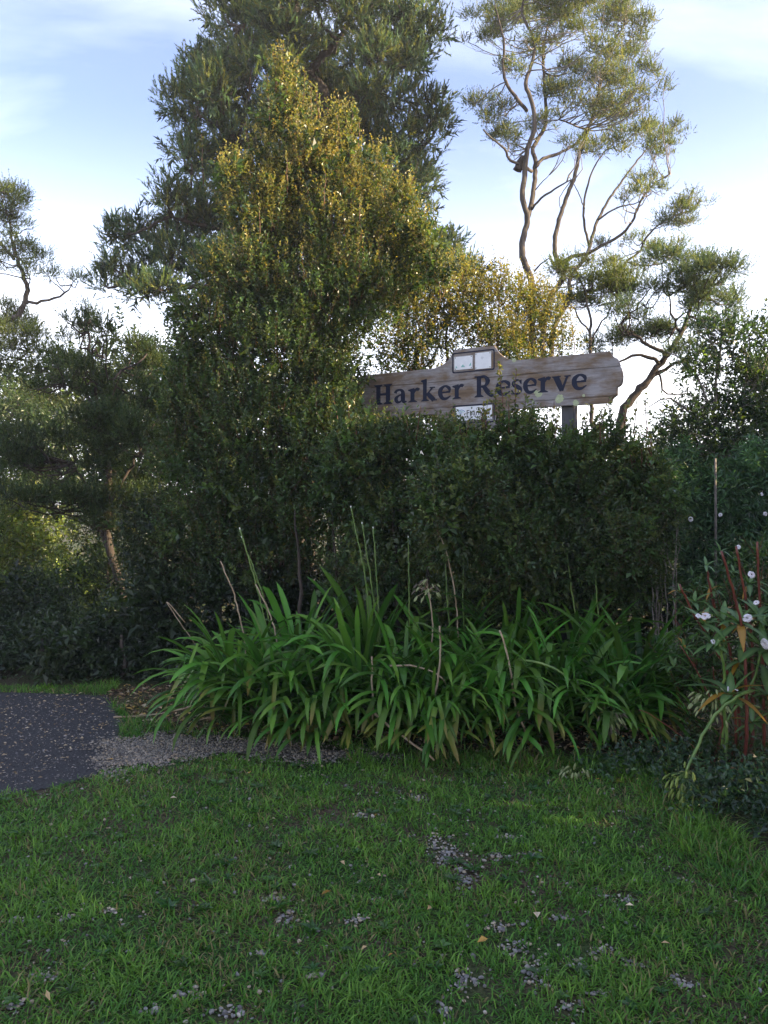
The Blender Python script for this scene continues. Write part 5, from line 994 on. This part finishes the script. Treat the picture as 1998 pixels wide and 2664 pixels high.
AG = [agapanthus(x, y, n, s, lb, ln, 0.26 if y > 5.7 else 0.13) for (x, y, n, s, lb, ln) in spec_]
def stalk(parent, pts, r0, r1, m, name='flower_stalk', wig=0.002): 
    p = smooth_path(pts, 0.04, wig, rng); v, t = tube(p, r0, r1, 7, rng, 0.03); return link(name, newmesh(name, v, t, smooth=True), m, parent), p
M_cut = noise_mat('pale_cut_end', (0.5, 0.5, 0.42), (0.7, 0.7, 0.62), 10, 0.8, 0)
for (i, pts, Y, m, cut) in ((2, [(585, 1420), (560, 1290), (518, 1142)], 5.75, M_green_stem, 1), (2, [(590, 1420), (572, 1300), (522, 1160)], 5.8, M_green_stem, 1), (2, [(530, 1400), (505, 1285), (476, 1212)], 5.6, M_dry, 0), (2, [(600, 1400), (580, 1320), (552, 1262)], 5.6, M_dry, 0), (4, [(800, 1420), (792, 1270), (758, 1095)], 5.8, M_green_stem, 1), (4, [(820, 1420), (805, 1280), (782, 1130)], 5.85, M_green_stem, 1), (4, [(822, 1420), (815, 1270), (806, 1140)], 5.9, M_green_stem, 1),
                        (4, [(885, 1420), (884, 1300), (882, 1160)], 5.95, M_green_stem, 1), (7, [(990, 1420), (986, 1310), (965, 1195), (942, 1142)], 5.75, M_dry, 0), (7, [(975, 1400), (966, 1300), (962, 1195)], 5.9, M_green_stem, 1), (7, [(1005, 1400), (1000, 1300), (1002, 1190)], 5.95, M_green_stem, 1), (11, [(1255, 1420), (1240, 1310), (1222, 1180)], 5.8, M_green_stem, 1), (11, [(1300, 1420), (1290, 1300), (1284, 1190)], 5.85, M_green_stem, 1)):
    par = AG[i]; P_ = [atd(x, y, Y) for x, y in pts]; P_ = [np.array([P_[0][0], P_[0][1], 0.05])] + P_
    s_, p = stalk(par, P_, 0.0062, 0.0045, m)
    if cut:
        v, t = tube(np.array([p[-1] - (p[-1] - p[-2]) * 0.1, p[-1] + norm(p[-1] - p[-2]) * 0.008]), 0.006, 0.005, 6); link('cut_end', newmesh('cut_end', v, t), M_cut, par)
def seed_head(parent, pts, Y, dY, r, n, pod, m, npods_col=None, rad=0.095, droop=0.9, green=(0.12, 0.16, 0.04)):
    P_ = [atd(x, y, Y + dY * k / (len(pts) - 1)) for k, (x, y) in enumerate(pts)]
    s_, p = stalk(parent, P_, r, r * 0.8, m)
    c = p[-1]; ax = norm(p[-1] - p[-3]); peds = []
    for k in range(n):
        d = norm(rng.normal(size=3) * 0.75 + ax * 0.8 + np.array([0, -0.1, 0])); L = rad * (0.7 + 0.5 * rng.random()); e = c + d * L; e[2] -= 0.035 * droop * rng.random(); e[2] = max(e[2], 0.035)
        peds.append((c.copy(), e.copy()))
        if rng.random() < 0.8:
            q = link('seed_pod', pod[rng.integers(0, len(pod))], None, s_); dd = norm(d * 0.7 + np.array([0, 0, -droop])); 
            qd = Vector([float(x) for x in dd]).to_track_quat('Y', 'Z')
            q.matrix_parent_inverse = Matrix.Identity(4); q.matrix_basis = Matrix.Translation(-parent.location).inverted() @ Matrix.Identity(4)
            q.parent = s_; W_ = Matrix.Translation(Vector([float(x) for x in e])) @ qd.to_matrix().to_4x4() @ Matrix.Scale(1.15 + 0.5 * rng.random(), 4)
            q.matrix_basis = W_
    P0 = np.array([a for a, b in peds]); P1 = np.array([b for a, b in peds]); v, t = prisms(P0, P1, np.full(n, 0.0014), np.full(n, 0.0011), rng)
    link('pedicel', newmesh('pedicel', v, t), m, parent, 'stuff')
    v, t, k_ = leaves(np.repeat(c[None], 3, 0), norm(np.array([[0.8, 0.1, 0.1], [-0.8, -0.1, 0.1], [0.3, -0.8, 0.1]])), np.array([0.04, 0.045, 0.04]), np.array([0.016] * 3), rng)
    link('bract', newmesh('bract', v, t, np.tile(np.array([[0.20, 0.22, 0.07]]), (12, 1))), M_pod, parent)
seed_head(AG[10], [(1120, 1425), (1165, 1432), (1215, 1455), (1265, 1505), (1308, 1540)], 5.0, -0.25, 0.0085, 40, [POD_P, POD_D], M_green_stem)
seed_head(AG[12], [(1625, 1492), (1590, 1505), (1545, 1545), (1510, 1605), (1482, 1668)], 4.35, -0.25, 0.0095, 60, [POD_G], M_green_stem, rad=0.10)
seed_head(AG[12], [(1640, 1528), (1590, 1520), (1542, 1513)], 4.6, -0.15, 0.008, 48, [POD_P], M_green_stem, rad=0.10)
seed_head(AG[13], [(1700, 1720), (1660, 1705), (1630, 1690)], 4.15, 0.0, 0.008, 44, [POD_G], M_green_stem, rad=0.095)
seed_head(AG[10], [(1375, 1615), (1330, 1635), (1280, 1658), (1245, 1680)], 4.75, -0.2, 0.006, 22, [POD_P], M_green_stem, rad=0.08)
seed_head(AG[7], [(930, 1420), (935, 1350), (925, 1275)], 5.6, -0.1, 0.006, 30, [POD_P, POD_D], M_dry)
# dry stalks
def dry(label, pts, Y, dY, r=0.0075, m=M_dry):
    P_ = [atd(x, y, Y + dY * k / (len(pts) - 1)) for k, (x, y) in enumerate(pts)]
    for q in P_: q[2] = max(q[2], 0.012)
    p = smooth_path(P_, 0.04, 0.002, rng); v, t = tube(p, r, r * 0.8, 7, rng, 0.04)
    tag(link('dry_stalk', newmesh('dry_stalk', v, t, smooth=True), m), label, 'dry stalk')
dry('pale upright dry stalk standing straight among the strap leaves', [(917, 1605), (925, 1560), (945, 1470), (951, 1400), (950, 1352)], 4.95, 0.0)
dry('crooked dry stalk leaning down to the lawn edge', [(1168, 1612), (1140, 1585), (1115, 1530), (1105, 1460), (1092, 1400), (1079, 1362)], 4.85, 0.1)
dry('long tan stalk lying slanted from the leaves onto the gravel', [(798, 1530), (830, 1560), (880, 1598), (938, 1642)], 4.95, -0.25, 0.008)
dry('bent greyish stalk arching sideways through the bright leaves', [(842, 1438), (900, 1440), (948, 1458), (965, 1480)], 5.0, 0.0, 0.006)
dry('short orange-brown stalk standing broken among the leaves', [(806, 1580), (804, 1500), (803, 1418)], 4.95, 0.05, 0.007)
dry('thin fallen stalk on the soil beside the driveway', [(245, 1550), (330, 1545), (400, 1530), (440, 1516)], 5.75, 0.2, 0.007)
dry('thin fallen stalk lying along the leaf tips by the gravel', [(420, 1556), (480, 1548), (540, 1540)], 5.6, 0.1, 0.006)
dry('dry tan stalk lying across the gravel strip', [(575, 1582), (630, 1572), (690, 1566)], 5.3, 0.0, 0.008)
dry('thin tan stem leaning out of the dark shrub', [(400, 1345), (360, 1300), (420, 1390)], 6.0, 0.0, 0.004)

# ------------------------------------------------------------------ unseen trees added out of frame, placed and sized to shade lawn and hedge
r_ = np.random.default_rng(111)
SHADE = [('unseen tree added for shade at the edge of the lawn right of the flowering bush', 6.4, 4.6, 1.8, 7.7), ('unseen tree added for shade beyond the flowering bush to its right', 6.3, 7.2, 1.5, 4.3), ('unseen tree added for shade beside the middle of the lawn', 6.6, 3.0, 1.9, 7.3), ('unseen tree added for shade beside the lawn further along', 6.8, 1.8, 1.9, 5.8), ('unseen tree added for shade at the near corner of the lawn', 6.4, -0.2, 2.0, 6.0), ('unseen tree added for shade behind the near corner tree', 6.2, -2.4, 2.0, 6.0), ('unseen tree added for shade farther back on the right', 9.8, 4.0, 2.2, 6.4), ('unseen tree added for shade in the second row beside the lawn', 9.6, 1.0, 2.2, 6.4)]
for i, (lb, x, y, r, h) in enumerate(SHADE):
    b_ = [(np.array([x + r_.normal() * r * 0.35, y + r_.normal() * r * 0.5, h * (0.18 + 0.62 * r_.random())]), np.array([r * 0.6, r * 0.65, h * 0.24])) for k in range(11)]
    o = shrub(lb, b_, 1100, 120 + i, [([(x, y, 0), (x + .1, y, 2), (x, y, h * 0.8)], 0.14, 0.04)], (x, y, 0), per=7, L=0.17, Wd=0.09, tipf=0.0, cols=MID, tipc=None, group=None, name='shade_tree', m=M_broad, mt=None, rnd=0.6)
    o['category'] = 'tree'

# ------------------------------------------------------------------ thin haze round the whole place, added to imitate a lens-flare veil
bm = bmesh.new(); bmesh.ops.create_cube(bm, size=1.0); bmesh.ops.scale(bm, vec=(1210, 1510, 17), verts=bm.verts); bmesh.ops.translate(bm, vec=(0, 150, 7.4), verts=bm.verts)
me = bpy.data.meshes.new('haze'); bm.to_mesh(me); bm.free(); hz, hn, hl, ho = mat('haze_veil')
pv = hn.new('ShaderNodeVolumePrincipled'); pv.inputs['Color'].default_value = (0.92, 0.94, 1.0, 1); pv.inputs['Density'].default_value = 0.0018; pv.inputs['Anisotropy'].default_value = 0.3
hl.new(pv.outputs[0], ho.inputs['Volume']); hzo = link('haze', me, hz, kind='stuff'); tag(hzo, 'thin pale haze added to imitate a lens-flare veil over the trees', 'haze')
